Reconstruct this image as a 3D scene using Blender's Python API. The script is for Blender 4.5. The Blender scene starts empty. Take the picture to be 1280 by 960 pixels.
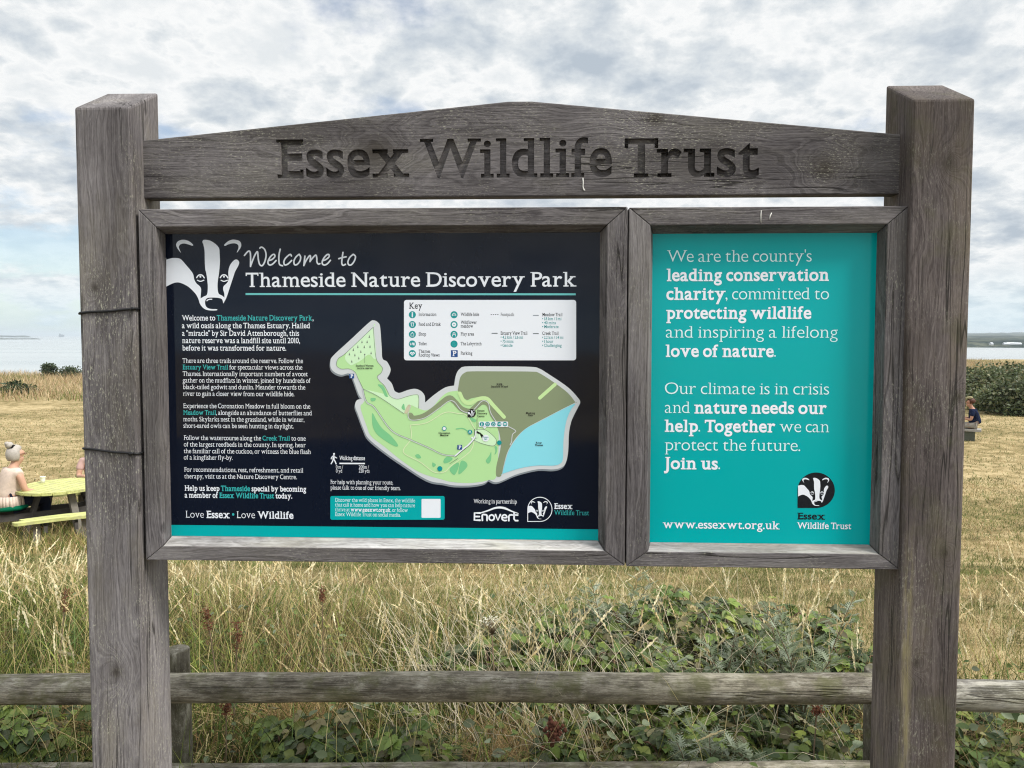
import bpy, bmesh, math, random
import numpy as np
from mathutils import Vector, Matrix
from mathutils.geometry import delaunay_2d_cdt

random.seed(7)
rng = np.random.default_rng(11)
S = bpy.context.scene
COL = S.collection
R_ = math.radians

# ------------------------------------------------------------------ camera
FPX, CAM_H, CAM_D = 905.0, 1.6, 1.85
YAW, PITCH, ROLL, SHIFT = -0.035929, 0.046481, 0.000819, -18.85
cy, sy_, cp, sp = math.cos(YAW), math.sin(YAW), math.cos(PITCH), math.sin(PITCH)
CF = Vector((sy_*cp, cy*cp, -sp)); CR0 = Vector((cy, -sy_, 0)); CU0 = CR0.cross(CF)
CR = math.cos(ROLL)*CR0 + math.sin(ROLL)*CU0
CU = -math.sin(ROLL)*CR0 + math.cos(ROLL)*CU0
cam = bpy.data.objects.new('camera', bpy.data.cameras.new('camera'))
COL.objects.link(cam)
m = Matrix((CR, CU, -CF)).transposed().to_4x4()
m.translation = Vector((0, -CAM_D, CAM_H))
cam.matrix_world = m
cam.data.sensor_width = 36.0
cam.data.lens = FPX/1280*36
cam.data.shift_y = SHIFT/1280
cam.data.clip_start = 0.05
cam.data.clip_end = 60000
S.camera = cam
S.render.resolution_x, S.render.resolution_y = 1024, 768

def ray(px, py):
    return CF + CR*((px-640)/FPX) - CU*((py-480-SHIFT)/FPX)
def U(px, py, y=0.0):
    """point of the world on the vertical plane at depth y"""
    d = ray(px, py); t = (y+CAM_D)/d.y
    return (d.x*t, CAM_H + d.z*t)
def at_x(px, y):
    return U(px, 480, y)[0]

# ------------------------------------------------------------------ exposure, world, sun
S.view_settings.view_transform = 'Standard'
S.view_settings.look = 'None'
S.view_settings.exposure = 0.45
S.view_settings.gamma = 1.0
S.cycles.filter_width = 1.15
S.cycles.use_denoising = True
S.cycles.denoiser = 'OPENIMAGEDENOISE'
S.cycles.denoising_prefilter = 'NONE'
S.cycles.adaptive_threshold = 0.006
SUN_EL, SUN_AZ = R_(48), R_(114)      # azimuth clockwise from +y (away from the camera)
sun_dir = Vector((math.sin(SUN_AZ)*math.cos(SUN_EL), math.cos(SUN_AZ)*math.cos(SUN_EL), math.sin(SUN_EL)))
sd = bpy.data.lights.new('sun', 'SUN'); sd.energy = 2.9; sd.angle = R_(15); sd.color = (1.0, 0.965, 0.915)
so = bpy.data.objects.new('sun', sd); COL.objects.link(so)
so.rotation_euler = sun_dir.to_track_quat('Z', 'Y').to_euler(); so.location = (8, 3, 12)

class NG:
    """tiny helper to write node graphs"""
    def __init__(s, tree): s.t = tree; s.n = tree.nodes; s.l = tree.links
    def put(s, sock, v):
        if v is None: return
        if hasattr(v, 'is_output'): s.l.new(v, sock)
        else:
            if isinstance(v, (tuple, list)) and len(v) == 3 and len(sock.default_value) == 4: v = (*v, 1)
            sock.default_value = v
    def node(s, typ, out=0, ins=None, **props):
        nd = s.n.new(typ)
        for k, v in props.items(): setattr(nd, k, v)
        for k, v in (ins or {}).items(): s.put(nd.inputs[k], v)
        return nd.outputs[out] if out is not None else nd
    def m(s, op, a, b=None, c=None, clamp=False):
        nd = s.n.new('ShaderNodeMath'); nd.operation = op; nd.use_clamp = clamp
        for i, v in enumerate((a, b, c)): s.put(nd.inputs[i], v)
        return nd.outputs[0]
    def vm(s, op, a, b=None):
        nd = s.n.new('ShaderNodeVectorMath'); nd.operation = op
        s.put(nd.inputs[0], a); s.put(nd.inputs[1], b)
        return nd.outputs[0]
    def xyz(s, x, y, z): return s.node('ShaderNodeCombineXYZ', 0, {0: x, 1: y, 2: z})
    def sep(s, v):
        nd = s.n.new('ShaderNodeSeparateXYZ'); s.l.new(v, nd.inputs[0]); return nd.outputs
    def noise(s, vec, scale, detail=3, rough=0.5, dim='3D', out=0, w=None, dist=0.0):
        nd = s.n.new('ShaderNodeTexNoise'); nd.noise_dimensions = dim
        if vec is not None: s.l.new(vec, nd.inputs['Vector'])
        if w is not None: s.put(nd.inputs['W'], w)
        nd.inputs['Scale'].default_value = scale; nd.inputs['Detail'].default_value = detail
        nd.inputs['Roughness'].default_value = rough; nd.inputs['Distortion'].default_value = dist
        return nd.outputs[out]
    def ramp(s, f, stops):
        nd = s.n.new('ShaderNodeValToRGB'); e = nd.color_ramp.elements
        while len(e) < len(stops): e.new(0.5)
        for i, (p, c) in enumerate(stops):
            e[i].position = p; e[i].color = (*c, 1) if isinstance(c, (tuple, list)) else (c, c, c, 1)
        s.l.new(f, nd.inputs[0]); return nd.outputs[0]
    def rng(s, v, a, b, c=0.0, d=1.0, smooth=False):
        nd = s.n.new('ShaderNodeMapRange'); nd.clamp = True
        if smooth: nd.interpolation_type = 'SMOOTHSTEP'
        s.put(nd.inputs[0], v)
        for i, q in enumerate((a, b, c, d)): nd.inputs[i+1].default_value = q
        return nd.outputs[0]
    def mix(s, f, a, b, mode='MIX'):
        nd = s.n.new('ShaderNodeMix'); nd.data_type = 'RGBA'; nd.blend_type = mode
        s.put(nd.inputs[0], f); s.put(nd.inputs[6], a); s.put(nd.inputs[7], b)
        return nd.outputs[2]

W = bpy.data.worlds.new('World'); S.world = W; W.use_nodes = True
g = NG(W.node_tree); g.n.clear()
SKY_K = 0.10
sky = g.node('ShaderNodeTexSky', 0, sky_type='NISHITA', sun_disc=False, sun_elevation=SUN_EL, sun_rotation=SUN_AZ, air_density=1.0, dust_density=0.6)
dirv = g.node('ShaderNodeTexCoord', 0)
dx, dy, dz = g.sep(dirv)
zc = g.m('MAXIMUM', dz, 0.0)
den = g.m('ADD', zc, 0.30)
cu = g.m('DIVIDE', dx, den); cv = g.m('DIVIDE', dy, den)
cvec = g.xyz(g.m('ADD', cu, 3.17), g.m('ADD', cv, 1.4), 0.0)
big = g.noise(cvec, 2.0, 3, 0.5)
fine = g.noise(cvec, 6.0, 10, 0.57, dist=0.12)
wisp = g.m('SUBTRACT', 1.0, g.m('MULTIPLY', g.m('ABSOLUTE', g.m('SUBTRACT', g.noise(cvec, 9.0, 7, 0.58), 0.5)), 3.2))
cl = g.m('ADD', g.m('MULTIPLY', fine, 0.66), g.m('ADD', g.m('MULTIPLY', big, 0.34), g.m('MULTIPLY', g.m('SUBTRACT', wisp, 0.7), 0.14)))
shade = g.ramp(cl, [(0.36, (0.54, 0.615, 0.70)), (0.43, (0.67, 0.735, 0.80)), (0.50, (0.84, 0.885, 0.915)), (0.565, (1.06, 1.07, 1.07)), (0.66, (0.88, 0.92, 0.945))])
# gaps of blue sky: a few small ones, and a clear band low in the west (left)
gap_n = g.noise(g.vm('ADD', cvec, (5.3, 9.1, 2.0)), 2.6, 6, 0.55)
low = g.rng(dz, 0.0, 0.20, 1.0, 0.0, True)
west = g.rng(dx, -0.30, -0.62, 0.0, 1.0, True)
gap = g.m('ADD', gap_n, g.m('MULTIPLY', g.m('MULTIPLY', low, west), 0.32))
gapm = g.rng(gap, 0.60, 0.73, 0.0, 0.72, True)
# overcast sky is brighter towards the zenith
zen = g.rng(dz, 0.42, 1.0, 1.0, 2.0, True)
side = g.m('ADD', 1.0, g.m('MULTIPLY', g.rng(g.m('SUBTRACT', g.m('MULTIPLY', dx, 0.6), dy), 0.0, 1.0, 0.0, 0.45), g.rng(dz, 0.25, 0.6, 0.0, 1.0, True)))
cloud = g.vm('SCALE', shade); g.put(cloud.node.inputs['Scale'], g.m('MULTIPLY', g.m('MULTIPLY', zen, side), 0.665/SKY_K))
skyb = g.vm('SCALE', sky); g.put(skyb.node.inputs['Scale'], 1.0)
haze_low = g.rng(dz, 0.0, 0.10, 0.55, 0.0, True)
wcol = g.mix(gapm, cloud, skyb)
wcol = g.mix(haze_low, wcol, (0.46/SKY_K, 0.62/SKY_K, 0.69/SKY_K))
bg = g.node('ShaderNodeBackground', 0, {'Color': wcol, 'Strength': SKY_K})
g.l.new(bg, g.node('ShaderNodeOutputWorld', None).inputs[0])

# ------------------------------------------------------------------ helpers
def tag(o, label=None, cat=None, group=None, kind=None):
    if label: o['label'] = label
    if cat: o['category'] = cat
    if group: o['group'] = group
    if kind: o['kind'] = kind
    return o
def thing(name, label, cat, loc=(0, 0, 0), rz=0.0, group=None):
    o = bpy.data.objects.new(name, None); COL.objects.link(o)
    o.empty_display_size = 0.1
    o.location = loc; o.rotation_euler = (0, 0, rz)
    return tag(o, label, cat, group)
def link(name, me, mats, parent=None):
    o = bpy.data.objects.new(name, me); COL.objects.link(o)
    for q in (mats if isinstance(mats, (list, tuple)) else [mats]): me.materials.append(q)
    if parent is not None: o.parent = parent
    return o
class MB:
    """mesh buffer: collects shapes, becomes ONE mesh object"""
    def __init__(s): s.v = []; s.f = []; s.mi = []; s.sm = []
    def add(s, vs, fs, mi=0, smooth=False):
        b = len(s.v); s.v += [tuple(p) for p in vs]
        for f in fs: s.f.append([i+b for i in f]); s.mi.append(mi); s.sm.append(smooth)
    def box(s, c, d, mi=0, rot=None):
        vs = [Vector((x*d[0]/2, y*d[1]/2, z*d[2]/2)) for x in (-1, 1) for y in (-1, 1) for z in (-1, 1)]
        if rot is not None: vs = [rot @ p for p in vs]
        vs = [p+Vector(c) for p in vs]
        s.add(vs, [(0, 1, 3, 2), (4, 6, 7, 5), (0, 4, 5, 1), (2, 3, 7, 6), (0, 2, 6, 4), (1, 5, 7, 3)], mi)
    def tube(s, pts, rad, n=8, mi=0, closed=False, caps=True):
        pts = [Vector(p) for p in pts]; N = len(pts)
        rads = rad if isinstance(rad, (list, tuple)) else [rad]*N
        ring = []; prev = None
        for i, p in enumerate(pts):
            if closed: t = pts[(i+1) % N]-pts[i-1]
            else: t = pts[min(i+1, N-1)]-pts[max(i-1, 0)]
            t.normalize()
            if prev is None:
                a = Vector((0, 0, 1)) if abs(t.z) < .9 else Vector((1, 0, 0))
                u = t.cross(a).normalized()
            else:
                u = (prev - t*prev.dot(t)).normalized()
            prev = u; w = t.cross(u)
            ring.append([p + (u*math.cos(2*math.pi*k/n)+w*math.sin(2*math.pi*k/n))*rads[i] for k in range(n)])
        vs = [q for r in ring for q in r]; fs = []
        for i in range(N if closed else N-1):
            j = (i+1) % N
            for k in range(n): fs.append((i*n+k, i*n+(k+1) % n, j*n+(k+1) % n, j*n+k))
        if caps and not closed:
            fs.append(tuple(range(n-1, -1, -1))); fs.append(tuple((N-1)*n+k for k in range(n)))
        s.add(vs, fs, mi, True)
    def lathe(s, prof, c=(0, 0, 0), n=24, mi=0):
        vs = []; fs = []
        for r, z in prof:
            for k in range(n): vs.append((c[0]+r*math.cos(2*math.pi*k/n), c[1]+r*math.sin(2*math.pi*k/n), c[2]+z))
        for i in range(len(prof)-1):
            for k in range(n): fs.append((i*n+k, i*n+(k+1) % n, (i+1)*n+(k+1) % n, (i+1)*n+k))
        fs.append(tuple(range(n-1, -1, -1))); fs.append(tuple((len(prof)-1)*n+k for k in range(n)))
        s.add(vs, fs, mi, True)
    def build(s, name, mats, parent=None, bevel=0.0, seg=2):
        me = bpy.data.meshes.new(name)
        me.from_pydata(s.v, [], s.f)
        me.polygons.foreach_set('material_index', s.mi)
        me.polygons.foreach_set('use_smooth', s.sm)
        if bevel:
            bm = bmesh.new(); bm.from_mesh(me)
            bmesh.ops.recalc_face_normals(bm, faces=bm.faces)
            es = [e for e in bm.edges if len(e.link_faces) == 2 and e.calc_face_angle(0) > R_(20)]
            bmesh.ops.bevel(bm, geom=es, offset=bevel, segments=seg, affect='EDGES', profile=0.5)
            bm.to_mesh(me); bm.free()
        me.update()
        return link(name, me, mats, parent)
def np_mesh(name, V, F, mats, parent=None, col=None, smooth=False):
    """V (n,3), F (m,3) triangles, col (n,3) albedo variation per vertex"""
    me = bpy.data.meshes.new(name)
    V = np.ascontiguousarray(V, np.float32); F = np.ascontiguousarray(F, np.int32)
    me.vertices.add(len(V)); me.vertices.foreach_set('co', V.ravel())
    me.loops.add(F.size); me.loops.foreach_set('vertex_index', F.ravel())
    me.polygons.add(len(F)); me.polygons.foreach_set('loop_start', np.arange(0, F.size, 3, dtype=np.int32))
    if smooth: me.polygons.foreach_set('use_smooth', np.ones(len(F), bool))
    if col is not None:
        a = me.color_attributes.new('Col', 'FLOAT_COLOR', 'POINT')
        c4 = np.ones((len(V), 4), np.float32); c4[:, :3] = col
        a.data.foreach_set('color', c4.ravel())
    me.update(calc_edges=True); me.validate()
    return link(name, me, mats, parent)

# ------------------------------------------------------------------ materials
def new_mat(name):
    mt = bpy.data.materials.new(name); mt.use_nodes = True
    gg = NG(mt.node_tree); gg.n.clear()
    b = gg.n.new('ShaderNodeBsdfPrincipled'); o = gg.n.new('ShaderNodeOutputMaterial')
    gg.l.new(b.outputs[0], o.inputs[0])
    return mt, gg, b, o
def plain(name, c, rough=0.6, spec=0.5, noise=0.0, nscale=40, metal=0.0):
    mt, gg, b, o = new_mat(name)
    if noise:
        co = gg.node('ShaderNodeTexCoord', 3)
        f = gg.noise(co, nscale, 4, 0.6)
        gg.put(b.inputs['Base Color'], gg.mix(f, tuple(x*(1-noise) for x in c), tuple(min(1, x*(1+noise)) for x in c)))
    else: b.inputs['Base Color'].default_value = (*c, 1)
    b.inputs['Roughness'].default_value = rough; b.inputs['Specular IOR Level'].default_value = spec
    b.inputs['Metallic'].default_value = metal
    return mt
def foliage(name, rough=0.6, trans=0.35, spec=0.25):
    """albedo from the per-plant colour attribute, thin leaves let light through"""
    mt, gg, b, o = new_mat(name)
    c = gg.node('ShaderNodeVertexColor', 0, layer_name='Col')
    gg.l.new(c, b.inputs['Base Color'])
    b.inputs['Roughness'].default_value = rough; b.inputs['Specular IOR Level'].default_value = spec
    t = gg.node('ShaderNodeBsdfTranslucent', 0, {'Color': c})
    mx = gg.n.new('ShaderNodeMixShader'); mx.inputs[0].default_value = trans
    gg.l.new(b.outputs[0], mx.inputs[1]); gg.l.new(t, mx.inputs[2]); gg.l.new(mx.outputs[0], o.inputs[0])
    return mt
def wood(name, axis, dark, light, tint=(0.30, 0.27, 0.18), lichen=0.5, pith=(0.25, 0.12), freq=95, knots=(), seed=0.0, moss=0.0, crack=1.0, bump=0.35, mottle=0.0, edge=None):
    """weathered oak: rings round an off-board pith, knots, checks, fibres, lichen"""
    mt, gg, b, o = new_mat(name)
    co = gg.node('ShaderNodeTexCoord', 3)
    x, y, z = gg.sep(co)
    l, a, c = (x, z, y) if axis == 'X' else ((z, x, y) if axis == 'Z' else (y, x, z))
    l = gg.m('ADD', l, seed)
    wv = gg.xyz(gg.m('MULTIPLY', l, 2.2), gg.m('MULTIPLY', a, 9), gg.m('MULTIPLY', c, 9))
    warp = gg.m('SUBTRACT', gg.noise(wv, 1.0, 3, 0.5), 0.5)
    ra = gg.m('SUBTRACT', a, pith[0]); rc = gg.m('SUBTRACT', c, pith[1])
    r = gg.m('SQRT', gg.m('ADD', gg.m('MULTIPLY', ra, ra), gg.m('MULTIPLY', rc, rc)))
    r = gg.m('ADD', r, gg.m('MULTIPLY', warp, 0.10))
    kd = None
    for (kl, ka, ks) in knots:
        d2 = gg.m('ADD', gg.m('POWER', gg.m('SUBTRACT', l, kl+seed), 2.0), gg.m('MULTIPLY', gg.m('POWER', gg.m('SUBTRACT', a, ka), 2.0), 1.8))
        e = gg.m('EXPONENT', gg.m('MULTIPLY', d2, -1.0/(ks*ks)))
        r = gg.m('ADD', r, gg.m('MULTIPLY', e, 0.06))
        kk = gg.m('EXPONENT', gg.m('MULTIPLY', d2, -5.0/(ks*ks)))
        kd = kk if kd is None else gg.m('MAXIMUM', kd, kk)
    rings = gg.noise(None, freq*2.6, 4, 0.7, '1D', w=r)
    fib = gg.noise(gg.xyz(gg.m('MULTIPLY', l, 9), gg.m('MULTIPLY', a, 260), gg.m('MULTIPLY', c, 260)), 1.0, 4, 0.6)
    spk = gg.noise(gg.xyz(gg.m('MULTIPLY', l, 60), gg.m('MULTIPLY', a, 330), gg.m('MULTIPLY', c, 330)), 1.0, 2, 0.6)
    pat = gg.noise(gg.xyz(gg.m('MULTIPLY', l, 3), gg.m('MULTIPLY', a, 9), gg.m('MULTIPLY', c, 9)), 1.0, 4, 0.6)
    v = gg.m('ADD', gg.m('MULTIPLY', rings, 0.40), gg.m('ADD', gg.m('MULTIPLY', fib, 0.36), gg.m('MULTIPLY', spk, 0.24)))
    col = gg.mix(gg.rng(v, 0.39, 0.62), dark, light)
    col = gg.mix(gg.m('MULTIPLY', gg.rng(pat, 0.45, 0.75), 0.55), col, tint)
    stain = gg.noise(gg.xyz(gg.m('MULTIPLY', l, 1.7), gg.m('MULTIPLY', a, 6), gg.m('MULTIPLY', c, 6)), 1.0, 5, 0.62)
    col = gg.mix(gg.rng(stain, 0.42, 0.62), gg.vm('MULTIPLY', col, (0.72, 0.705, 0.72)), gg.vm('MULTIPLY', col, (1.34, 1.34, 1.36)))
    cn = gg.noise(gg.xyz(gg.m('MULTIPLY', l, 1.1), gg.m('MULTIPLY', a, 26), gg.m('MULTIPLY', c, 26)), 1.0, 2, 0.5)
    cmask = gg.noise(gg.xyz(gg.m('MULTIPLY', l, 0.9), gg.m('MULTIPLY', a, 5), gg.m('MULTIPLY', c, 5)), 1.7, 2, 0.5)
    ck = gg.m('MULTIPLY', gg.rng(gg.m('ABSOLUTE', gg.m('SUBTRACT', cn, 0.5)), 0.004, 0.016, 1.0, 0.0), gg.rng(cmask, 0.50, 0.60))
    ck = gg.m('MULTIPLY', ck, crack)
    col = gg.mix(gg.m('MULTIPLY', ck, 0.8), col, (0.018, 0.016, 0.014))
    if kd is not None:
        col = gg.mix(gg.m('MULTIPLY', kd, 0.8), col, (0.035, 0.028, 0.02))
    ln = gg.noise(gg.xyz(gg.m('MULTIPLY', l, 110), gg.m('MULTIPLY', a, 330), gg.m('MULTIPLY', c, 330)), 1.0, 3, 0.65); lb = gg.noise(co, 6, 4, 0.65)
    lm = gg.m('MULTIPLY', gg.rng(ln, 0.55, 0.68), gg.rng(lb, 0.42, 0.68))
    col = gg.mix(gg.m('MULTIPLY', lm, lichen), col, (0.50, 0.49, 0.38))
    if edge:
        for (e0, ew, ec, z0, z1) in edge:
            em = gg.rng(gg.m('ABSOLUTE', gg.m('SUBTRACT', a, e0)), 0.0, ew, 1.0, 0.0, True)
            em = gg.m('MULTIPLY', gg.m('MULTIPLY', em, gg.rng(gg.noise(gg.xyz(gg.m('MULTIPLY', l, 6), gg.m('MULTIPLY', a, 60), gg.m('MULTIPLY', c, 60)), 1.0, 4, 0.7), 0.35, 0.6)), gg.rng(l, z0+seed, z1+seed, 1.0, 0.0, True))
            col = gg.mix(em, col, ec)
    if mottle:
        mo = gg.noise(gg.xyz(gg.m('MULTIPLY', l, 11), gg.m('MULTIPLY', a, 30), gg.m('MULTIPLY', c, 30)), 1.0, 6, 0.72)
        col = gg.mix(gg.m('MULTIPLY', gg.rng(mo, 0.50, 0.40), mottle), col, (0.055, 0.047, 0.033))
        col = gg.mix(gg.m('MULTIPLY', gg.rng(mo, 0.54, 0.68), mottle), col, (0.50, 0.475, 0.40))
    if moss:
        mm = gg.m('MULTIPLY', gg.rng(gg.noise(co, 11, 5, 0.65), 0.50, 0.66), moss)
        col = gg.mix(mm, col, (0.10, 0.105, 0.035))
    gg.put(b.inputs['Base Color'], col)
    b.inputs['Roughness'].default_value = 0.85; b.inputs['Specular IOR Level'].default_value = 0.2
    h = gg.m('SUBTRACT', gg.m('ADD', gg.m('MULTIPLY', rings, 0.6), gg.m('ADD', gg.m('MULTIPLY', fib, 0.8), gg.m('MULTIPLY', spk, 0.3))), gg.m('MULTIPLY', ck, 2.5))
    bp = gg.node('ShaderNodeBump', 0, {'Strength': bump, 'Distance': 0.004, 'Height': h})
    gg.l.new(bp, b.inputs['Normal'])
    return mt

def panel_mat(name, c, rough=0.1, spec=0.5):
    mt, gg, b, o = new_mat(name)
    co = gg.node('ShaderNodeTexCoord', 3)
    n = gg.noise(co, 3.0, 2, 0.5)
    b.inputs['Base Color'].default_value = (*c, 1)
    dust = gg.noise(co, 26, 6, 0.7)
    film = gg.rng(gg.noise(gg.vm('MULTIPLY', co, (5, 5, 1.6)), 1.0, 6, 0.62), 0.40, 0.75)
    gg.put(b.inputs['Base Color'], gg.mix(gg.m('MULTIPLY', film, 0.006), c, (0.42, 0.44, 0.46)))
    gg.put(b.inputs['Roughness'], gg.rng(dust, 0.35, 0.75, rough*0.8, rough*1.6))
    b.inputs['Specular IOR Level'].default_value = spec
    bp = gg.node('ShaderNodeBump', 0, {'Strength': 0.05, 'Distance': 0.02, 'Height': n})
    gg.l.new(bp, b.inputs['Normal'])
    return mt
#SETTING
# ------------------------------------------------------------------ terrain, water, far shore
def vnoise(x, y, sc, seed=0):
    """smooth value noise, numpy"""
    x = np.asarray(x, float)*sc; y = np.asarray(y, float)*sc
    xi = np.floor(x).astype(np.int64); yi = np.floor(y).astype(np.int64)
    fx = x-xi; fy = y-yi; fx = fx*fx*(3-2*fx); fy = fy*fy*(3-2*fy)
    def h(a, b):
        n = (a*374761393 + b*668265263 + seed*1442695041) & 0x7fffffff
        n = ((n ^ (n >> 13))*1274126177) & 0x7fffffff
        return ((n ^ (n >> 16)) & 0xffff)/65535.0
    return (h(xi, yi)*(1-fx)+h(xi+1, yi)*fx)*(1-fy) + (h(xi, yi+1)*(1-fx)+h(xi+1, yi+1)*fx)*fy
def fbm(x, y, sc, seed=0):
    return (vnoise(x, y, sc, seed)*0.5+vnoise(x, y, sc*2.1, seed+1)*0.3+vnoise(x, y, sc*4.3, seed+2)*0.2)
WATER_Z = -13.4
TABY = 11.0-CAM_D; TABX, TABG = U(75, 606.5, TABY); TABG -= 0.74      # where the picnic table stands
MANX, MANG = U(1219.5, 536.0, 21.3-CAM_D); MANG -= 0.34
def edge(x):
    t = np.clip((np.asarray(x, float)+6)/34, 0, 1); t = t*t*(3-2*t)
    return 62+48*t
def gz(x, y):
    x = np.asarray(x, float); d = np.asarray(y, float)+CAM_D
    z = 1.6-np.interp(d, [-200, 0, 2.7, 4, 5.5, 7.5, 9.5, 12, 16, 22, 34, 60, 120], [1.6, 1.6, 1.62, 1.78, 2.05, 2.5, 2.84, 3.03, 3.1, 3.19, 3.34, 3.6, 3.45])
    z = z+(vnoise(x, d, 0.35, 3)-0.5)*0.10*np.clip((d-2)/4, 0, 1)+(vnoise(x, d, 1.3, 5)-0.5)*0.03
    w = np.exp(-((x-MANX)**2+(d-21.3)**2)/3.0); z = z*(1-w)+MANG*w
    w = np.exp(-((x-TABX)**2+(d-CAM_D-TABY)**2)/4.0); z = z*(1-w)+TABG*w
    over = np.clip(d-edge(x), 0, None)
    return np.maximum(z-over*0.22-np.clip(over, 0, 12)**2*0.004, WATER_Z-3)
def verge_edge(x):
    """far limit (world y) of the unmown strip"""
    return 2.0+0.35*vnoise(x, 0, 0.9, 21)+np.interp(x, [-4, -2.2, -0.5, 1.0, 2.0, 4], [1.3, 1.2, 0.6, 0.1, -0.45, -0.5])
def grow(a, b, first, ratio):
    out = [0.0]; s = first
    while out[-1] < b: out.append(out[-1]+s); s *= ratio
    return np.array(out)+a
def pchip_axis(lim, first, ratio):
    p = grow(0, lim, first, ratio); return np.concatenate([-p[:0:-1], p])
gx = pchip_axis(420, 0.22, 1.035); gy = np.concatenate([-grow(0, 60, .3, 1.12)[:0:-1], grow(0, 240, 0.16, 1.016)])
GX, GY = np.meshgrid(gx, gy)
GZ = gz(GX, GY)
nx, ny = len(gx), len(gy)
idx = np.arange(nx*ny).reshape(ny, nx)
q = np.stack([idx[:-1, :-1], idx[:-1, 1:], idx[1:, 1:], idx[1:, :-1]], -1).reshape(-1, 4)
tri = np.concatenate([q[:, [0, 1, 2]], q[:, [0, 2, 3]]])
mt, gg, b, o = new_mat('dry_lawn')
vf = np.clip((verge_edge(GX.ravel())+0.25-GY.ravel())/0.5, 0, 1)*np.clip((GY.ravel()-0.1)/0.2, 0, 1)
co = gg.node('ShaderNodeTexCoord', 3)
n1 = gg.noise(co, 0.35, 5, 0.6); n2 = gg.noise(co, 3.2, 6, 0.7); n3 = gg.noise(co, 22, 5, 0.75)
strip = gg.noise(gg.vm('MULTIPLY', co, (0.10, 0.9, 1.0)), 1.0, 4, 0.6)
f = gg.m('ADD', gg.m('MULTIPLY', n1, 0.22), gg.m('ADD', gg.m('MULTIPLY', n2, 0.45), gg.m('ADD', gg.m('MULTIPLY', strip, 0.15), gg.m('MULTIPLY', n3, 0.35))))
c = gg.ramp(f, [(0.49, (0.13, 0.115, 0.045)), (0.57, (0.27, 0.205, 0.098)), (0.65, (0.45, 0.355, 0.195))])
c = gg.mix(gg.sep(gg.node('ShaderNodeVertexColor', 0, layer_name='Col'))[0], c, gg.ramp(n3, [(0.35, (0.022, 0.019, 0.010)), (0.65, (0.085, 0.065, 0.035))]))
gg.put(b.inputs['Base Color'], c); b.inputs['Roughness'].default_value = 0.95; b.inputs['Specular IOR Level'].default_value = 0.1
gg.put(b.inputs['Normal'], gg.node('ShaderNodeBump', 0, {'Strength': 0.6, 'Distance': 0.03, 'Height': gg.m('ADD', n3, n2)}))
LAWN = mt
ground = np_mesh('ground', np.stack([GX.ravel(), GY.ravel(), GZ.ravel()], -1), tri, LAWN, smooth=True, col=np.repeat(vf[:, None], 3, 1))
tag(ground, kind='structure', label='dry mown grass sloping down towards the estuary', cat='ground')

mt, gg, b, o = new_mat('asphalt')  # unseen dark tarmac, added for the glossy panels to reflect
co = gg.node('ShaderNodeTexCoord', 3)
n = gg.noise(co, 120, 4, 0.7)
gg.put(b.inputs['Base Color'], gg.ramp(n, [(0.3, (0.03, 0.03, 0.03)), (0.7, (0.075, 0.073, 0.07))])); b.inputs['Roughness'].default_value = 0.9
pv = []; xs = np.linspace(-7, 7, 29); ys = np.linspace(-9, -0.75, 18)
PX, PY = np.meshgrid(xs, ys); PZ = gz(PX, PY)+0.02
idx = np.arange(PX.size).reshape(PX.shape)
q = np.stack([idx[:-1, :-1], idx[:-1, 1:], idx[1:, 1:], idx[1:, :-1]], -1).reshape(-1, 4)
unseen_path = np_mesh('unseen_path', np.stack([PX.ravel(), PY.ravel(), PZ.ravel()], -1), np.concatenate([q[:, [0, 1, 2]], q[:, [0, 2, 3]]]), mt)
tag(unseen_path, kind='structure', label='unseen dark tarmac added for the reflections in the panels', cat='unseen_path')

mt, gg, b, o = new_mat('estuary_water')
co = gg.node('ShaderNodeTexCoord', 3)
b.inputs['Base Color'].default_value = (0.30, 0.32, 0.32, 1); b.inputs['Roughness'].default_value = 0.22
streak = gg.noise(gg.vm('MULTIPLY', co, (0.0012, 0.012, 1)), 1.0, 4, 0.6)
gg.put(b.inputs['Base Color'], gg.ramp(streak, [(0.4, (0.33, 0.35, 0.35)), (0.6, (0.40, 0.415, 0.41))]))
wv = gg.noise(gg.vm('MULTIPLY', co, (0.25, 0.5, 1)), 1.0, 5, 0.65)
gg.put(b.inputs['Normal'], gg.node('ShaderNodeBump', 0, {'Strength': 0.12, 'Distance': 0.4, 'Height': wv}))
me = bpy.data.meshes.new('water')
me.from_pydata([(-14000, 40, WATER_Z), (14000, 40, WATER_Z), (14000, 14000, WATER_Z), (-14000, 14000, WATER_Z)], [], [(0, 1, 2, 3)])
water = link('water', me, mt); tag(water, kind='structure', label='pale grey water of the wide estuary', cat='water')

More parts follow.
